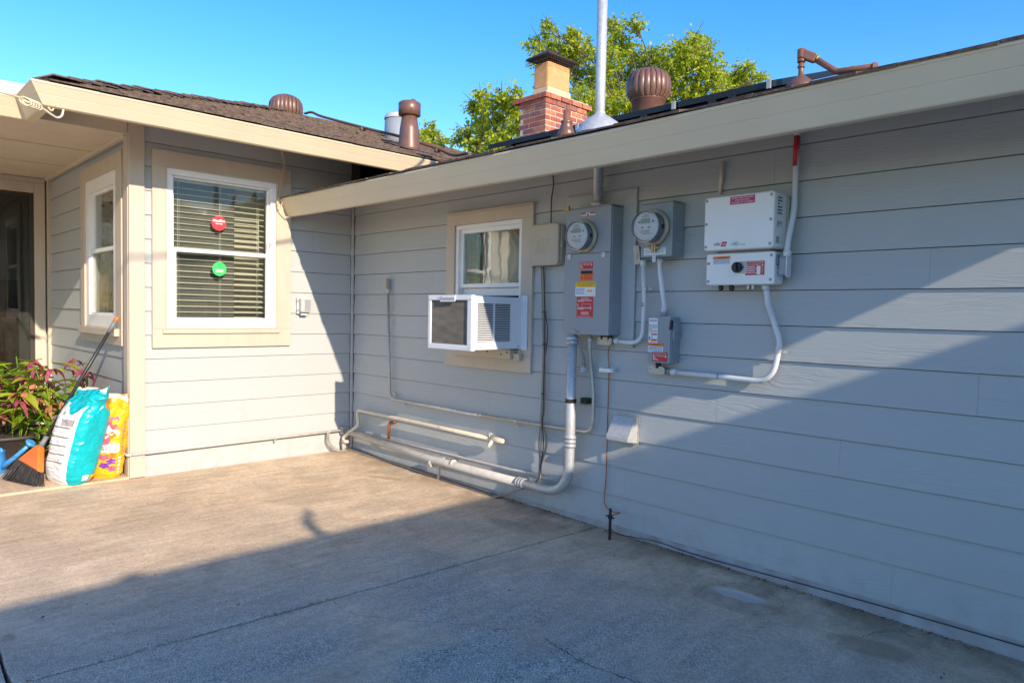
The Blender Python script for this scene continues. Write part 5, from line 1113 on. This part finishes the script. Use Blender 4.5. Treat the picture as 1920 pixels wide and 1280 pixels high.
e2_ = q(1569, 135, 3.9); e3_ = q(1598, 131.5, 3.84); e4_ = q(1642, 124.5, 3.72)
mb = MB(); mb.tube(fillet([r1-dd*.01, e2_, e4_], .05), .0175, 14); mb.tube([e3_-(e4_-e3_)*.04, e3_+(e4_-e3_)*.04], .022, 14); mb.tube([e4_-(e4_-e3_)*.06, e4_], .022, 14); mb.build('side_pipe', 'brown_plastic', ev)
mb = MB(); mb.tube([r1+dd*.004, r1+dd*.009], .0195, 14); mb.build('tape', 'label_yellow', ev)
# solar array
def sol(u, y): return A(u, 268-(u-915)*.2143, y).x
sy0, sy1 = .50, 1.46; lift = .088
xs = [sol(915, sy0), sol(1088, sy0), sol(1270, sy0), sol(1450, sy0)]
for i in range(3):
    xa, xb = xs[i]+.004, xs[i+1]-.004
    sp = thing('solar_module', ['black solar panel on the long roof nearest the chimney, left of the mast', 'black solar panel on the long roof between the mast and the turbine vent', 'black solar panel on the long roof nearest the brown vent elbow'][i], 'solar panel', ((xa+xb)/2, sy0, ra(sy0, 2.5)+.03), 'solar panels on the long roof')
    e = lambda x, y, h: Vector((x, y, ra(y, x)+lift+h))
    mb = MB(); mb.extrude([e(xa+.03, sy0+.03, -.008), e(xb-.03, sy0+.03, -.008), e(xb-.03, sy1-.03, -.008), e(xa+.03, sy1-.03, -.008)], (0, 0, .005)); mb.build('cells', 'solar', sp)
    for (x0_, x1_, y0_, y1_) in ((xa, xb, sy0, sy0+.032), (xa, xb, sy1-.032, sy1), (xa, xa+.032, sy0+.033, sy1-.033), (xb-.032, xb, sy0+.033, sy1-.033)):
        mb = MB(); mb.extrude([e(x0_, y0_, -.038), e(x1_, y0_, -.038), e(x1_, y1_, -.038), e(x0_, y1_, -.038)], (0, 0, .038)); mb.build('frame_rail', 'solar_frame', sp)
    for x in (xa+.25, xb-.25):
        mb = MB(); mb.extrude([e(x-.02, sy0-.02, -.075), e(x+.02, sy0-.02, -.075), e(x+.02, sy1+.05, -.075), e(x-.02, sy1+.05, -.075)], (0, 0, .036)); mb.build('mounting_rail', 'solar_frame', sp)
        mb = MB(); mb.obox(e(x, sy0+.05, -.085), (.03, 0, 0), (0, .04, 0), (0, 0, .025)); mb.build('roof_foot', 'solar_frame', sp)
    mb = MB(); mb.obox(e(xb-.02, sy0-.006, -.018), (.012, 0, 0), (0, .006, 0), (0, 0, .026)); mb.build('clamp', 'galv_dull', sp)
# chimney
CHD = 9.0; cc = dep(1022, 250, CHD)
ch = bpy.data.objects.new('chimney', None); col.objects.link(ch); ch.parent = house; ORIG[ch.name] = Vector((0, 0, 0)); ch['label'] = 'red brick chimney with clay flue and spark cap'
cx1, cy0 = cc.x, cc.y; cw, cd = .46, .80; ztop = dep(1022, 173, CHD).z
mb = MB(); mb.box(cx1-cw+.004, cx1-.004, cy0+.004, cy0+cd-.004, 3.0, ztop-.004); mb.build('mortar_core', 'mortar', ch)
bl_, bh_, bw_ = .192, .055, .09
def brick(mk, x, y, z, rot):
    inst('brick', BM[mk], ch, (x, y, z), (random.uniform(-.01, .01), random.uniform(-.01, .01), rot+random.uniform(-.012, .012)))
BM = []
for i in range(4):
    mb = MB(); mb.box(-bl_/2, bl_/2, -bw_/2, bw_/2, 0, bh_); BM.append(mb.mesh('brick%d' % i))
rn = random.Random(2); nrow = 9
for r in range(nrow):
    z = ztop-.065-r*.0685; proud = .03 if r == 0 else (.012 if r == 1 else 0.0)
    x = cx1+proud-bl_/2+.0 - (0 if r % 2 == 0 else bw_)
    if r % 2: brick(rn.randrange(4), cx1+proud-bw_/2, cy0-proud+bl_/2, z, math.pi/2)
    while x > cx1-cw-.02: brick(rn.randrange(4), x, cy0-proud+bw_/2, z, 0); x -= bl_+.014
    y = cy0-proud+(bw_+.010 if r % 2 == 0 else bl_+.010)+bl_/2
    while y < cy0+cd+.02: brick(rn.randrange(4), cx1+proud-bw_/2, y, z, math.pi/2); y += bl_+.014
mb = MB(); mb.box(cx1-cw-.02, cx1+.02, cy0-.02, cy0+cd+.02, ztop-.003, ztop+.006); mb.build('crown_wash', 'mortar', ch)
fx0, fx1, fy0, fy1 = cx1-.36, cx1-.085, cy0+.13, cy0+.56; zf = dep(1033, 117, CHD+.2).z
mb = MB(); mb.box(fx0-.008, fx1+.008, fy0-.008, fy1+.008, ztop+.004, ztop+.125); mb.build('flue_collar', 'cement_wash', ch, bevel=.02)
mb = MB(); mb.box(fx0, fx1, fy0, fy1, ztop+.1, zf); mb.build('flue', 'flue_clay', ch, bevel=.035, seg=3)
zc0 = zf+.0; fc = (Vector((fx0, fy0, 0))+Vector((fx1, fy1, 0)))/2
mb = MB(); ex, ey = (fx1-fx0)/2+.075, (fy1-fy0)/2+.075; zl = zc0+.065
mb.add([(fc.x-ex, fc.y-ey, zl), (fc.x+ex, fc.y-ey, zl), (fc.x+ex, fc.y+ey, zl), (fc.x-ex, fc.y+ey, zl), (fc.x, fc.y-.10, zl+.13), (fc.x, fc.y+.10, zl+.13), (fc.x-ex, fc.y-ey, zl-.012), (fc.x+ex, fc.y-ey, zl-.012), (fc.x+ex, fc.y+ey, zl-.012), (fc.x-ex, fc.y+ey, zl-.012)],
       [(0, 1, 4), (1, 2, 5, 4), (2, 3, 5), (3, 0, 4, 5), (6, 7, 1, 0), (7, 8, 2, 1), (8, 9, 3, 2), (9, 6, 0, 3), (9, 8, 7, 6)]); mb.build('spark_cap', 'iron', ch)
mesh_ = MB()
for t in np.linspace(-1, 1, 15):
    mesh_.tube([(fc.x+ex*.9*t, fc.y-ey*.9, zl), (fc.x+ex*1.0*t, fc.y-ey*1.0, zl-.10)], .0025, 4); mesh_.tube([(fc.x+ex*.9, fc.y+ey*.9*t, zl), (fc.x+ex, fc.y+ey*t, zl-.10)], .0025, 4)
for h in (.03, .065, .098):
    mesh_.tube([(fc.x-ex, fc.y-ey, zl-h), (fc.x+ex, fc.y-ey, zl-h), (fc.x+ex, fc.y+ey, zl-h)], .0025, 4)
mesh_.build('spark_mesh', 'iron', ch)

# ================================================================== trees behind the house
LEAF_N = [0]
def tree(name_label, base, depth, clumps, seed, leaf=.085, dens=1.0):
    rn = random.Random(seed); P = [(dep(u, v, depth+rn.uniform(-1.0, 1.3)), r*depth/F_PX) for (u, v, r) in clumps]
    cx = sum((p.x for p, _ in P))/len(P); cy = sum((p.y for p, _ in P))/len(P)
    t_ = thing('tree', name_label, 'tree', (cx, cy, -.16))
    ztr = min(p.z for p, _ in P)-.6; mb = MB()
    trunk_top = Vector((cx, cy, max(2.2, ztr)))
    mb.tube([(cx, cy, -.2), (cx+.06, cy, 1.2), tuple(trunk_top)], [.20, .16, .12], 10)
    limbs = []
    for (p, r) in P:
        mid = trunk_top*.45+p*.55+Vector((rn.uniform(-.3, .3), rn.uniform(-.3, .3), rn.uniform(-.2, .3)))
        mb.tube(smooth_path([trunk_top-UZ*rn.uniform(0, .8), mid, p+Vector((0, 0, r*.3))], 4), [.028-.0028*k for k in range(9)], 5, caps=False)
        for _ in range(3):
            e = p+Vector((rn.gauss(0, r), rn.gauss(0, r), rn.gauss(.2, .8)*r)); mb.tube([mid*.25+p*.75, (mid*.25+p*.75+e)/2+Vector((0, 0, .05)), e], [.012, .008, .003], 4, caps=False)
    mb.build('trunk', 'trunk', t_)
    vs_, fs = [], []
    for (p, r) in P:
        n = int(dens*1750*(r/.45)**2)+120
        # leaf sprays: small twigs each with several leaves
        nt = max(8, n//9)
        for _ in range(nt):
            d = Vector((rn.gauss(0, 1), rn.gauss(0, 1), rn.gauss(0, .9))); d.normalize(); c = p+d*r*(rn.random()**.45)*1.05
            tw = Vector((rn.gauss(0, 1), rn.gauss(0, 1), rn.gauss(-.1, .7))).normalized(); ln = rn.uniform(.10, .24)
            for j in range(9):
                a = c+tw*ln*(j/8); dr = (tw*.5+Vector((rn.gauss(0, 1), rn.gauss(0, 1), rn.gauss(-.5, .7)))).normalized(); sd = dr.cross(Vector((rn.gauss(0, 1), rn.gauss(0, 1), rn.gauss(0, 1)))).normalized()
                L_ = leaf*rn.uniform(.6, 1.25); W2 = L_*.24; k = len(vs_); m_ = a+dr*L_*.5
                vs_ += [tuple(a), tuple(m_+sd*W2), tuple(a+dr*L_), tuple(m_-sd*W2)]; fs.append((k, k+1, k+2, k+3))
    q = MB(); q.v = vs_; q.f = fs; q.m = [0]*len(fs); q.sm = [False]*len(fs); LEAF_N[0] += len(fs)
    q.build('crown', 'tree_leaf', t_, kind='stuff')
tree('tall leafy tree with bright green crown behind the chimney and mast', None, 14.5,
     [(1025, 52, 13), (1003, 85, 16), (1032, 82, 20), (1073, 62, 14), (1078, 88, 24), (1056, 100, 24), (1012, 112, 16), (1016, 150, 16), (1075, 125, 26), (1150, 48, 18), (1192, 44, 14), (1160, 78, 24), (1140, 110, 30), (1185, 108, 28), (1112, 150, 30), (1090, 190, 34), (1150, 160, 40), (1205, 150, 38), (1222, 105, 22), (1258, 118, 36), (1300, 78, 16), (1285, 100, 30), (1318, 92, 22), (1325, 125, 30), (1270, 160, 42), (1330, 160, 36), (1180, 200, 40), (1130, 210, 34), (1240, 200, 36), (1375, 142, 20), (1402, 128, 14), (1395, 150, 20), (1424, 146, 10), (1365, 165, 24), (1300, 190, 30), (1072, 215, 28), (1098, 95, 20)], 11)
tree('smaller leafy tree behind the roofs left of the chimney', None, 13.0,
     [(902, 180, 12), (887, 198, 12), (905, 205, 18), (945, 186, 20), (968, 178, 12), (970, 205, 20), (935, 215, 26), (900, 232, 20), (876, 252, 16), (862, 262, 10), (910, 255, 28), (950, 245, 30), (978, 235, 18), (890, 272, 20), (935, 275, 26), (985, 262, 20)], 12)
tree('small distant tree between the brown flue pipe and the leafy tree', None, 15.0, [(808, 238, 9), (796, 252, 10), (815, 254, 12), (828, 262, 10), (803, 268, 14), (826, 275, 12)], 13)

# ================================================================== neighbouring building across the yard (throws the long shadow)
nx, nz_ = 8.6, gz(1.97)+0.425*(8.6-1.97)
nb = thing('neighbour_house', 'low neighbouring building across the patio', 'house', (11, -1.5, -.16))
NY0, NY1 = -5.2, 2.6
mb = MB(); mb.box(nx+.5, nx+6, NY0+.4, NY1-.4, -.16, nz_-.05); mb.build('wall', 'far_siding', nb)
mb = MB(); mb.extrude([(nx, NY0, nz_-.05), (nx, NY1, nz_-.05), (nx+3.3, NY1, nz_+.95), (nx+3.3, NY0, nz_+.95)], (0, 0, .05)); mb.extrude([(nx+3.3, NY0, nz_+.95), (nx+3.3, NY1, nz_+.95), (nx+6.6, NY1, nz_-.05), (nx+6.6, NY0, nz_-.05)], (0, 0, .05)); mb.build('roof', 'roof_deck', nb)
def nvent(yshadow, h, kind, lb):
    y = yshadow-0.415*2.82; o = thing('roof_pipe', lb, 'vent pipe', (nx+.12, y, nz_)); mb = MB()
    if kind == 0: mb.tube([(nx+.12, y, nz_), (nx+.12, y, nz_+h*.75), (nx+.12, y+.10, nz_+h+.05)], [.045, .035, .02], 10)
    else: mb.lathe([(.09, 0), (.07, h*.6), (.03, h)], (nx+.12, y, nz_), UZ, 16)
    mb.build('pipe', 'brown_metal', o)
nvent(-1.42, .22, 0, 'bent pipe vent on the neighbouring roof edge'); nvent(-2.42, .065, 1, 'low cone vent on the neighbouring roof edge')

# ================================================================== things by the porch
def bag(name, label, base, e1, lean, a0, b0, H, seed, colour_fn, mats, crumple=.02):
    o = thing(name, label, 'bag', base); base = Vector(base); e1 = Vector(e1).normalized(); e2 = Vector((-e1.y, e1.x, 0)); lean = Vector(lean); rn = random.Random(seed); off_ = Vector((seed*3.1, seed*1.7, 0))
    def pt(s, t, out=0.0):           # s 0..1 around, t 0..1 up
        a = 2*math.pi*s; n = 3.2; ca, sa = math.cos(a), math.sin(a)
        rr = (abs(ca)**n+abs(sa)**n)**(-1/n)
        bul = (math.sin(math.pi*min(1, max(0, t*.92+.06))))**.35
        wa = a0*(.93+.10*bul); 
        top = max(0, (t-.70)/.30); wb = b0*(.55+.5*bul)*(1-.86*top**1.3)
        if t < .06: wa *= .90+.1*t/.06; wb *= .8+.2*t/.06
        x, y = ca*rr*wa, sa*rr*wb
        p = base+e1*x+e2*y+UZ*(H*t)+lean*(t**1.15)
        nrm = (e1*ca/wa+e2*sa/max(wb, .02)).normalized()
        k = crumple*(.35+1.6*top)
        w = mnoise.noise(Vector((x*9, y*9, t*7))+off_)*k+mnoise.noise(Vector((x*26, y*26, t*16))+off_)*k*.35+.004*math.sin(t*90+6*mnoise.noise(Vector((s*6, t*4, 0))))*(1-top)*mnoise.noise(Vector((s*9, t*5, 3))+off_)
        rg = 1-abs(mnoise.noise(Vector((x*11+t*5, y*11, t*9))+off_*1.7))*5; rg2 = 1-abs(mnoise.noise(Vector((x*7-t*7, y*7, t*15))+off_*2.3))*6
        w += .007*(max(0, rg)+max(0, rg2))*(.35+1.5*top)-.003
        p = p+nrm*(w+out)
        if t > .93: p = p+UZ*(.05*mnoise.noise(Vector((s*5, 0, 0))+off_))
        return p
    nu, nv = 200, 120; mb = MB(); vs_ = [pt(i/nu, j/nv) for j in range(nv+1) for i in range(nu)]; fs = []; ms_ = []
    for j in range(nv):
        for i in range(nu):
            fs.append((j*nu+i, j*nu+(i+1) % nu, (j+1)*nu+(i+1) % nu, (j+1)*nu+i)); ms_.append(colour_fn((i+.5)/nu, (j+.5)/nv))
    mb.v = [tuple(v) for v in vs_]; mb.f = fs; mb.m = ms_; mb.sm = [True]*len(fs)
    mb.f.append(tuple(range(nu-1, -1, -1))); mb.m.append(0); mb.sm.append(False); mb.f.append(tuple(nv*nu+i for i in range(nu))); mb.m.append(ms_[-1]); mb.sm.append(False)
    body = mb.build('sack', mats, o)
    return o, body, pt
def patch(body, pt, s0, s1, t0, t1, mat, out=.0022, ns=16, nt=4, name='printing'):
    mb = MB(); mb.grid(lambda a, b: pt(s0+(s1-s0)*a, t0+(t1-t0)*b, out), ns, nt); return mb.build(name, mat, body)
# teal and white bag; s=0 along e1, .25 along e2, .5 -e1, .75 -e2 (towards -Y)
bw = Vector((-.135, -2.225, .012))
def colw(s, t):
    if t > .80+.06*math.sin(s*30): return 1
    if .545 < s < .865: return 0
    return 1
b1, body1, pt1 = bag('soil_bag', 'white and teal plastic soil bag standing by the porch corner', bw, (.96, .28, 0), (.055, .135, 0), .175, .125, .66, 3, colw, ['bag_white', 'bag_teal'])
for i, t in enumerate((.60, .50, .41, .32, .235)):
    patch(body1, pt1, .60, .83, t, t+.012, 'print_grey'); 
patch(body1, pt1, .72, .84, .628, .69, 'print_grey', .0016)
for k in range(6): patch(body1, pt1, .725, .835, .634+k*.009, .637+k*.009, 'ink_white', .0026, 12, 1)
for k in range(26):
    t = .17+.016*k
    if all(abs(t-q) > .02 for q in (.60, .50, .41, .32, .235)): patch(body1, pt1, .62, .80+.02*((k*7) % 3)/3, t, t+.003, 'ink_grey' if k % 3 == 0 else 'bag_white', .0018, 12, 1)
q = MB(); text_on(q, 'e', lambda a, b: pt1(.70+.03*a, .735+.03*b, .003), 0, 1, 0, 1); q.build('lettering', 'print_grey', body1)
patch(body1, pt1, .985, 1.045, .04, .095, 'label_white', .003); patch(body1, pt1, 1.06, 1.14, .015, .09, 'bag_yellow', .003)
patch(body1, pt1, 1.06, 1.15, .80, .90, 'print_orange', .003, 8, 8)
by_ = Vector((-.150, -2.015, .012))
def coly(s, t):
    if t > .95: return 1
    return 0
b2, body2, pt2 = bag('soil_bag', 'yellow flower soil bag leaning on the porch corner post', by_, (.80, .60, 0), (.05, .055, 0), .150, .085, .60, 5, coly, ['bag_yellow', 'bag_white'])
def blob(body, pt, s, t, rs, rt, mat, out, lobes=5, amp=.25, ph=0.0, name='printing'):
    mb = MB(); n = 30
    ring = lambda k: [pt(s+rs*k*(1+amp*math.cos(lobes*a+ph))*math.cos(a), t+rt*k*(1+amp*math.cos(lobes*a+ph))*math.sin(a), out) for a in (2*math.pi*i/n for i in range(n))]
    vs_ = [pt(s, t, out)]+ring(.5)+ring(1.0); fs = [(0, 1+i, 1+(i+1) % n) for i in range(n)]+[(1+i, 1+n+i, 1+n+(i+1) % n, 1+(i+1) % n) for i in range(n)]
    mb.add(vs_, fs, 0, True); return mb.build(name, mat, body)
blob(body2, pt2, .80, .60, .13, .15, 'print_pink', .0022, 5, .3, 1.0); blob(body2, pt2, .83, .57, .07, .075, 'bag_white', .0030, 3, .35, .4); blob(body2, pt2, .86, .54, .03, .04, 'print_orange', .0036, 4, .2)
patch(body2, pt2, .62, .94, .33, .435, 'bag_white', .0022, 16, 6)
q = MB(); text_on(q, 'SOIL', lambda a, b: pt2(.80+.12*a, .35+.05*b, .0035), 0, 1, 0, 1, 0, .01); q.build('lettering', 'print_grey', body2)
for (s, t, mm) in ((.82, .27, 'print_pink'), (.88, .22, 'print_purple'), (.83, .17, 'print_purple'), (.89, .13, 'print_pink'), (.88, .29, 'print_orange')): blob(body2, pt2, s, t, .036, .034, mm, .0026+random.random()*.0012, 5, .18, s*40)
q = MB(); text_on(q, 'ORGANICS', lambda a, b: pt2(.985-.035*(b-.5), .30+.40*a, .003), 0, 1, 0, 1, 0, .01); q.build('lettering', 'print_grey', body2)
for k in range(5): patch(body2, pt2, .945, .985, .06+.045*k, .09+.045*k, 'bag_white', .003, 4, 2)

# broom leaning on the porch wall
bt = Vector(A(221, 594, -1.90)); bh = G(42, 912); bh = Vector((-.20, -2.455, .012))
br = thing('broom', 'black-handled angle broom with orange head leaning by the porch window', 'broom', bh)
hdir = None
hb = dep(78, 838, (Vector(A(70, 850, -2.40))-Vector(CAM)).dot(Vector(RM[2]))); hb = A(77, 836, -2.36)
hdir = (bt-hb).normalized()
mb = MB(); mb.tube([hb+hdir*.05, bt-hdir*.05], .0125, 12); mb.build('handle', 'handle_black', br)
mb = MB(); mb.tube([hb-hdir*.03, hb+hdir*.08], [.021, .016], 12); mb.build('socket', 'grip_grey', br)
mb = MB(); mb.tube([bt-hdir*.13, bt-hdir*.035], [.0135, .017], 12); mb.build('grip', 'grip_grey', br)
mb = MB(); mb.tube([bt-hdir*.036, bt-hdir*.012, bt], [.0165, .0165, .010], 12); mb.build('end_cap', 'broom_orange', br)
# head: flat fan from hb down to the bristle tips
l0, r0_ = A(37, 862, -2.455), A(76, 885, -2.395); lt, rt = G(10, 903)+UZ*.013, G(73, 917)+UZ*.013
side = (r0_-l0).normalized(); thn = side.cross((l0-hb).normalized()).normalized()
if thn.dot(Vector(CAM)-hb) < 0: thn = -thn
t_a, t_b = hb-side*.022, hb+side*.022
mb = MB(); mb.extrude([t_a-thn*.02, t_b-thn*.02, r0_-thn*.026, l0-thn*.026], thn*.048); mb.build('head', 'broom_orange', br, bevel=.010)
mb = MB(); rn = random.Random(8)
for i in range(520):
    a = rn.random(); d = rn.uniform(-.024, .024); s0 = l0+(r0_-l0)*a+thn*d; e0 = lt+(rt-lt)*min(1, max(0, a+rn.uniform(-.04, .04)))+thn*d*1.6+Vector((0, 0, rn.uniform(0, .014))); mb.tube([s0, (s0+e0)/2+Vector((rn.uniform(-.004, .004), 0, 0)), e0], [.0022, .002, .0014], 3, caps=False)
mb.build('bristles', 'bristle', br, kind='stuff')

# watering can
wc = Vector((-.715, -2.60, .012)); can = thing('watering_can', 'blue plastic watering can beside the planter at the far left', 'watering can', wc)
mb = MB(); mb.lathe([(.098, 0), (.104, .01), (.098, .10), (.092, .165), (.096, .175), (.088, .178)], wc, UZ, 28); mb.build('body', 'can_blue', can)
wd = (Vector((.75, .66, 0))).normalized()
mb = MB(); mb.tube([wc+wd*.08+UZ*.05, wc+wd*.19+UZ*.13, wc+wd*.30+UZ*.225], [.024, .017, .014], 12); mb.build('spout', 'can_blue', can)
mb = MB(); d_ = (wd*.7+UZ*.7).normalized(); mb.lathe([(.014, 0), (.036, .03), (.038, .038), (.02, .046)], wc+wd*.295+UZ*.22, d_, 20); mb.build('rose', 'can_blue', can)
mb = MB(); mb.tube(smooth_path([wc-wd*.10+UZ*.04, wc-wd*.19+UZ*.12, wc-wd*.16+UZ*.19, wc-wd*.02+UZ*.215, wc+wd*.08+UZ*.19, wc+wd*.09+UZ*.165]), .011, 10); mb.build('handle', 'can_blue', can)
mb = MB(); mb.grid(lambda a, b: wc+UZ*(.179+.002*b)+Vector((math.cos(a*math.pi)*.088*b, math.sin(a*math.pi)*.088*b, 0)), 14, 3); mb.build('hood', 'can_blue', can)

# lilies in pots
lfm = MB()
def leaf_pt(a, b):
    w = .055*math.sin(math.pi*min(1, a*.97+.03))**.8; return Vector(((b-.5)*2*w*.5, a*.24, .05*math.sin(a*2.2)-.10*a*a+.006*abs(b-.5)*4))
lfm.grid(leaf_pt, 2, 1); lfm = MB(); lfm.grid(lambda a, b: leaf_pt(b, a), 2, 6, smooth=True); LEAFM = lfm.mesh('lily_leaf')
def flower_mesh(mat, seed):
    rn = random.Random(seed); mb = MB()
    for k in range(6):
        az = k*math.pi/3+rn.uniform(-.3, .3); dr = rn.uniform(.5, 1.3); L_ = rn.uniform(.08, .125); ws = rn.uniform(.012, .024); tw = rn.uniform(-1, 1)
        def pp(a, b, az=az, dr=dr, L_=L_, ws=ws, tw=tw):
            r = L_*math.sin(min(1.5, a*1.1))*.75; z = .02*a-dr*L_*a*a; w = ws*math.sin(math.pi*(a*.9+.08)); u = (b-.5)*2*w; t = tw*a*1.4
            return Vector((math.cos(az)*r-math.sin(az)*u*math.cos(t), math.sin(az)*r+math.cos(az)*u*math.cos(t), z+u*math.sin(t)+.004*math.sin(a*20)))
        mb.grid(lambda a, b: pp(b, a), 2, 6)
    return mb.mesh(mat)
FL = [flower_mesh('petal', 1), flower_mesh('petal', 2), flower_mesh('petal_dry', 3), flower_mesh('petal', 4)]
def lily(name, label, c, rpot, hpot, nstem, hmin, hmax, spread, nleaf, nfl, seed):
    rn = random.Random(seed); c = Vector(c); o = thing(name, label, 'plant', c)
    mb = MB(); mb.lathe([(rpot*.72, 0), (rpot*.95, hpot*.9), (rpot*1.03, hpot*.92), (rpot*1.04, hpot), (rpot*.96, hpot), (rpot*.92, hpot*.86)], c, UZ, 32, caps=False); mb.build('pot', 'pot', o)
    mb = MB(); mb.lathe([(0.0, hpot*.88), (rpot*.93, hpot*.86)], c, UZ, 24, caps=False); mb.build('soil', 'soil', o)
    for i in range(nstem):
        a = rn.uniform(0, 6.28); r = rpot*.75*math.sqrt(rn.random()); b = c+Vector((math.cos(a)*r, math.sin(a)*r, hpot*.86)); h = rn.uniform(hmin, hmax)
        out = Vector((math.cos(a)*r*spread+rn.uniform(-.06, .06), math.sin(a)*r*spread+rn.uniform(-.06, .06), h)); top_ = b+out; top_.y = min(top_.y, YC-.06)
        path = smooth_path([b, b+out*.5+Vector((rn.uniform(-.02, .02), rn.uniform(-.02, .02), 0)), top_], 4); mb = MB(); mb.tube(path, .0045, 5); mb.build('stem', 'lily_leaf', o)
        for j in range(nleaf):
            f = .25+.75*(j+rn.random())/nleaf; k = min(len(path)-1, int(f*(len(path)-1))); s_ = rn.uniform(.55, 1.15)
            inst('leaf', LEAFM, o, path[k], (rn.uniform(-.1, .95), rn.uniform(-.4, .4), rn.uniform(0, 6.28)), (s_, s_, s_))
        for j in range(nfl):
            if rn.random() < .8:
                s_ = rn.uniform(.8, 1.25); inst('flower', FL[rn.randrange(4)], o, path[-1]-UZ*rn.uniform(0, .14)+Vector((rn.uniform(-.06, .06), rn.uniform(-.06, .06), 0)), (rn.uniform(-.5, .5), rn.uniform(-.5, .5), rn.uniform(0, 6.28)), (s_, s_, s_))
    return o
lily('potted_lily', 'large dark planter of lilies with wilted pink flowers at the far left', (-.98, -2.46, .012), .34, .27, 22, .28, .62, .40, 10, 2, 21)
lily('potted_lily', 'lily with wilted pink flowers behind the teal soil bag', (-.62, -2.12, .012), .13, .20, 8, .42, .66, 1.2, 4, 2, 27)
# low yellow-green plant by the broom
rn = random.Random(6)
ygp = thing('groundcover_plant', 'small yellow-green leafy plant between the planter and the teal bag', 'plant', (-.52, -2.28, .012))
mb = MB(); mb.lathe([(.07, 0), (.09, .12), (.095, .125), (.085, .125)], (-.52, -2.28, .012), UZ, 20, caps=False); mb.build('pot', 'pot', ygp)
for i in range(46):
    p = Vector((-.52+rn.gauss(0, .07), -2.28+rn.gauss(0, .07), .14+rn.random()*.20)); s_ = rn.uniform(.22, .42); inst('leaf', LEAFM, ygp, p, (rn.uniform(-.2, 1.1), rn.uniform(-.6, .6), rn.uniform(0, 6.28)), (s_*1.3, s_, s_))

# ================================================================== litter
rn = random.Random(12); mb = MB()
def bit(p, s):
    a = rn.uniform(0, 6.28); u = Vector((math.cos(a), math.sin(a), rn.uniform(-.2, .2)))*s; w = Vector((-math.sin(a), math.cos(a), rn.uniform(-.2, .3)))*s*rn.uniform(.2, .6)
    mb.add([p-u, p-w, p+u, p+w], [(0, 1, 2, 3)])
for i in range(900):
    x = rn.uniform(.1, 5.0); y = -abs(rn.gauss(0, .03))-.008; bit(Vector((x, y, gz(x)+.004+rn.random()*.006)), rn.uniform(.003, .011))
for i in range(160):
    x = rn.uniform(.1, 3.4); y = -abs(rn.gauss(0, .13))-.01; bit(Vector((x, y, gz(x)+.004)), rn.uniform(.002, .007))
for i in range(170):
    f = rn.random(); p = J0*(1-f)+J1*f+Vector((.008+rn.gauss(0, .006), 0, 0)); bit(Vector((p.x, p.y, gz(p.x)+.002)), rn.uniform(.002, .008))
for i in range(90):
    x, y = rn.uniform(.3, 4.6), rn.uniform(-2.9, -.1); bit(Vector((x, y, gz(x)+.004)), rn.uniform(.003, .008))
for (u, v) in ((447, 1135), (955, 1108), (80, 1158), (163, 1134), (500, 938), (1152, 1043), (1765, 1272), (1770, 1265), (1573, 1085), (700, 918)):
    p = G(u, v); bit(Vector((p.x, p.y, p.z+.006)), .012)
lt_ = mb.build('leaf_litter', 'litter', org=(0, 0, 0)); lt_['kind'] = 'stuff'; lt_['label'] = 'dry leaf bits and grit scattered on the patio'
gl_ = MB(); p = G(1219, 1059.5); gl_.grid(lambda a, b: p+Vector(((a-.5)*.055, (b-.5)*.012*math.sin(math.pi*(a*.9+.05))+.02*(a-.5), .006+.004*math.sin(a*3))), 6, 2); tag(gl_.build('fallen_leaf', 'lily_leaf'), 'single narrow yellow-green leaf lying on the patio by the long wall', 'leaf')
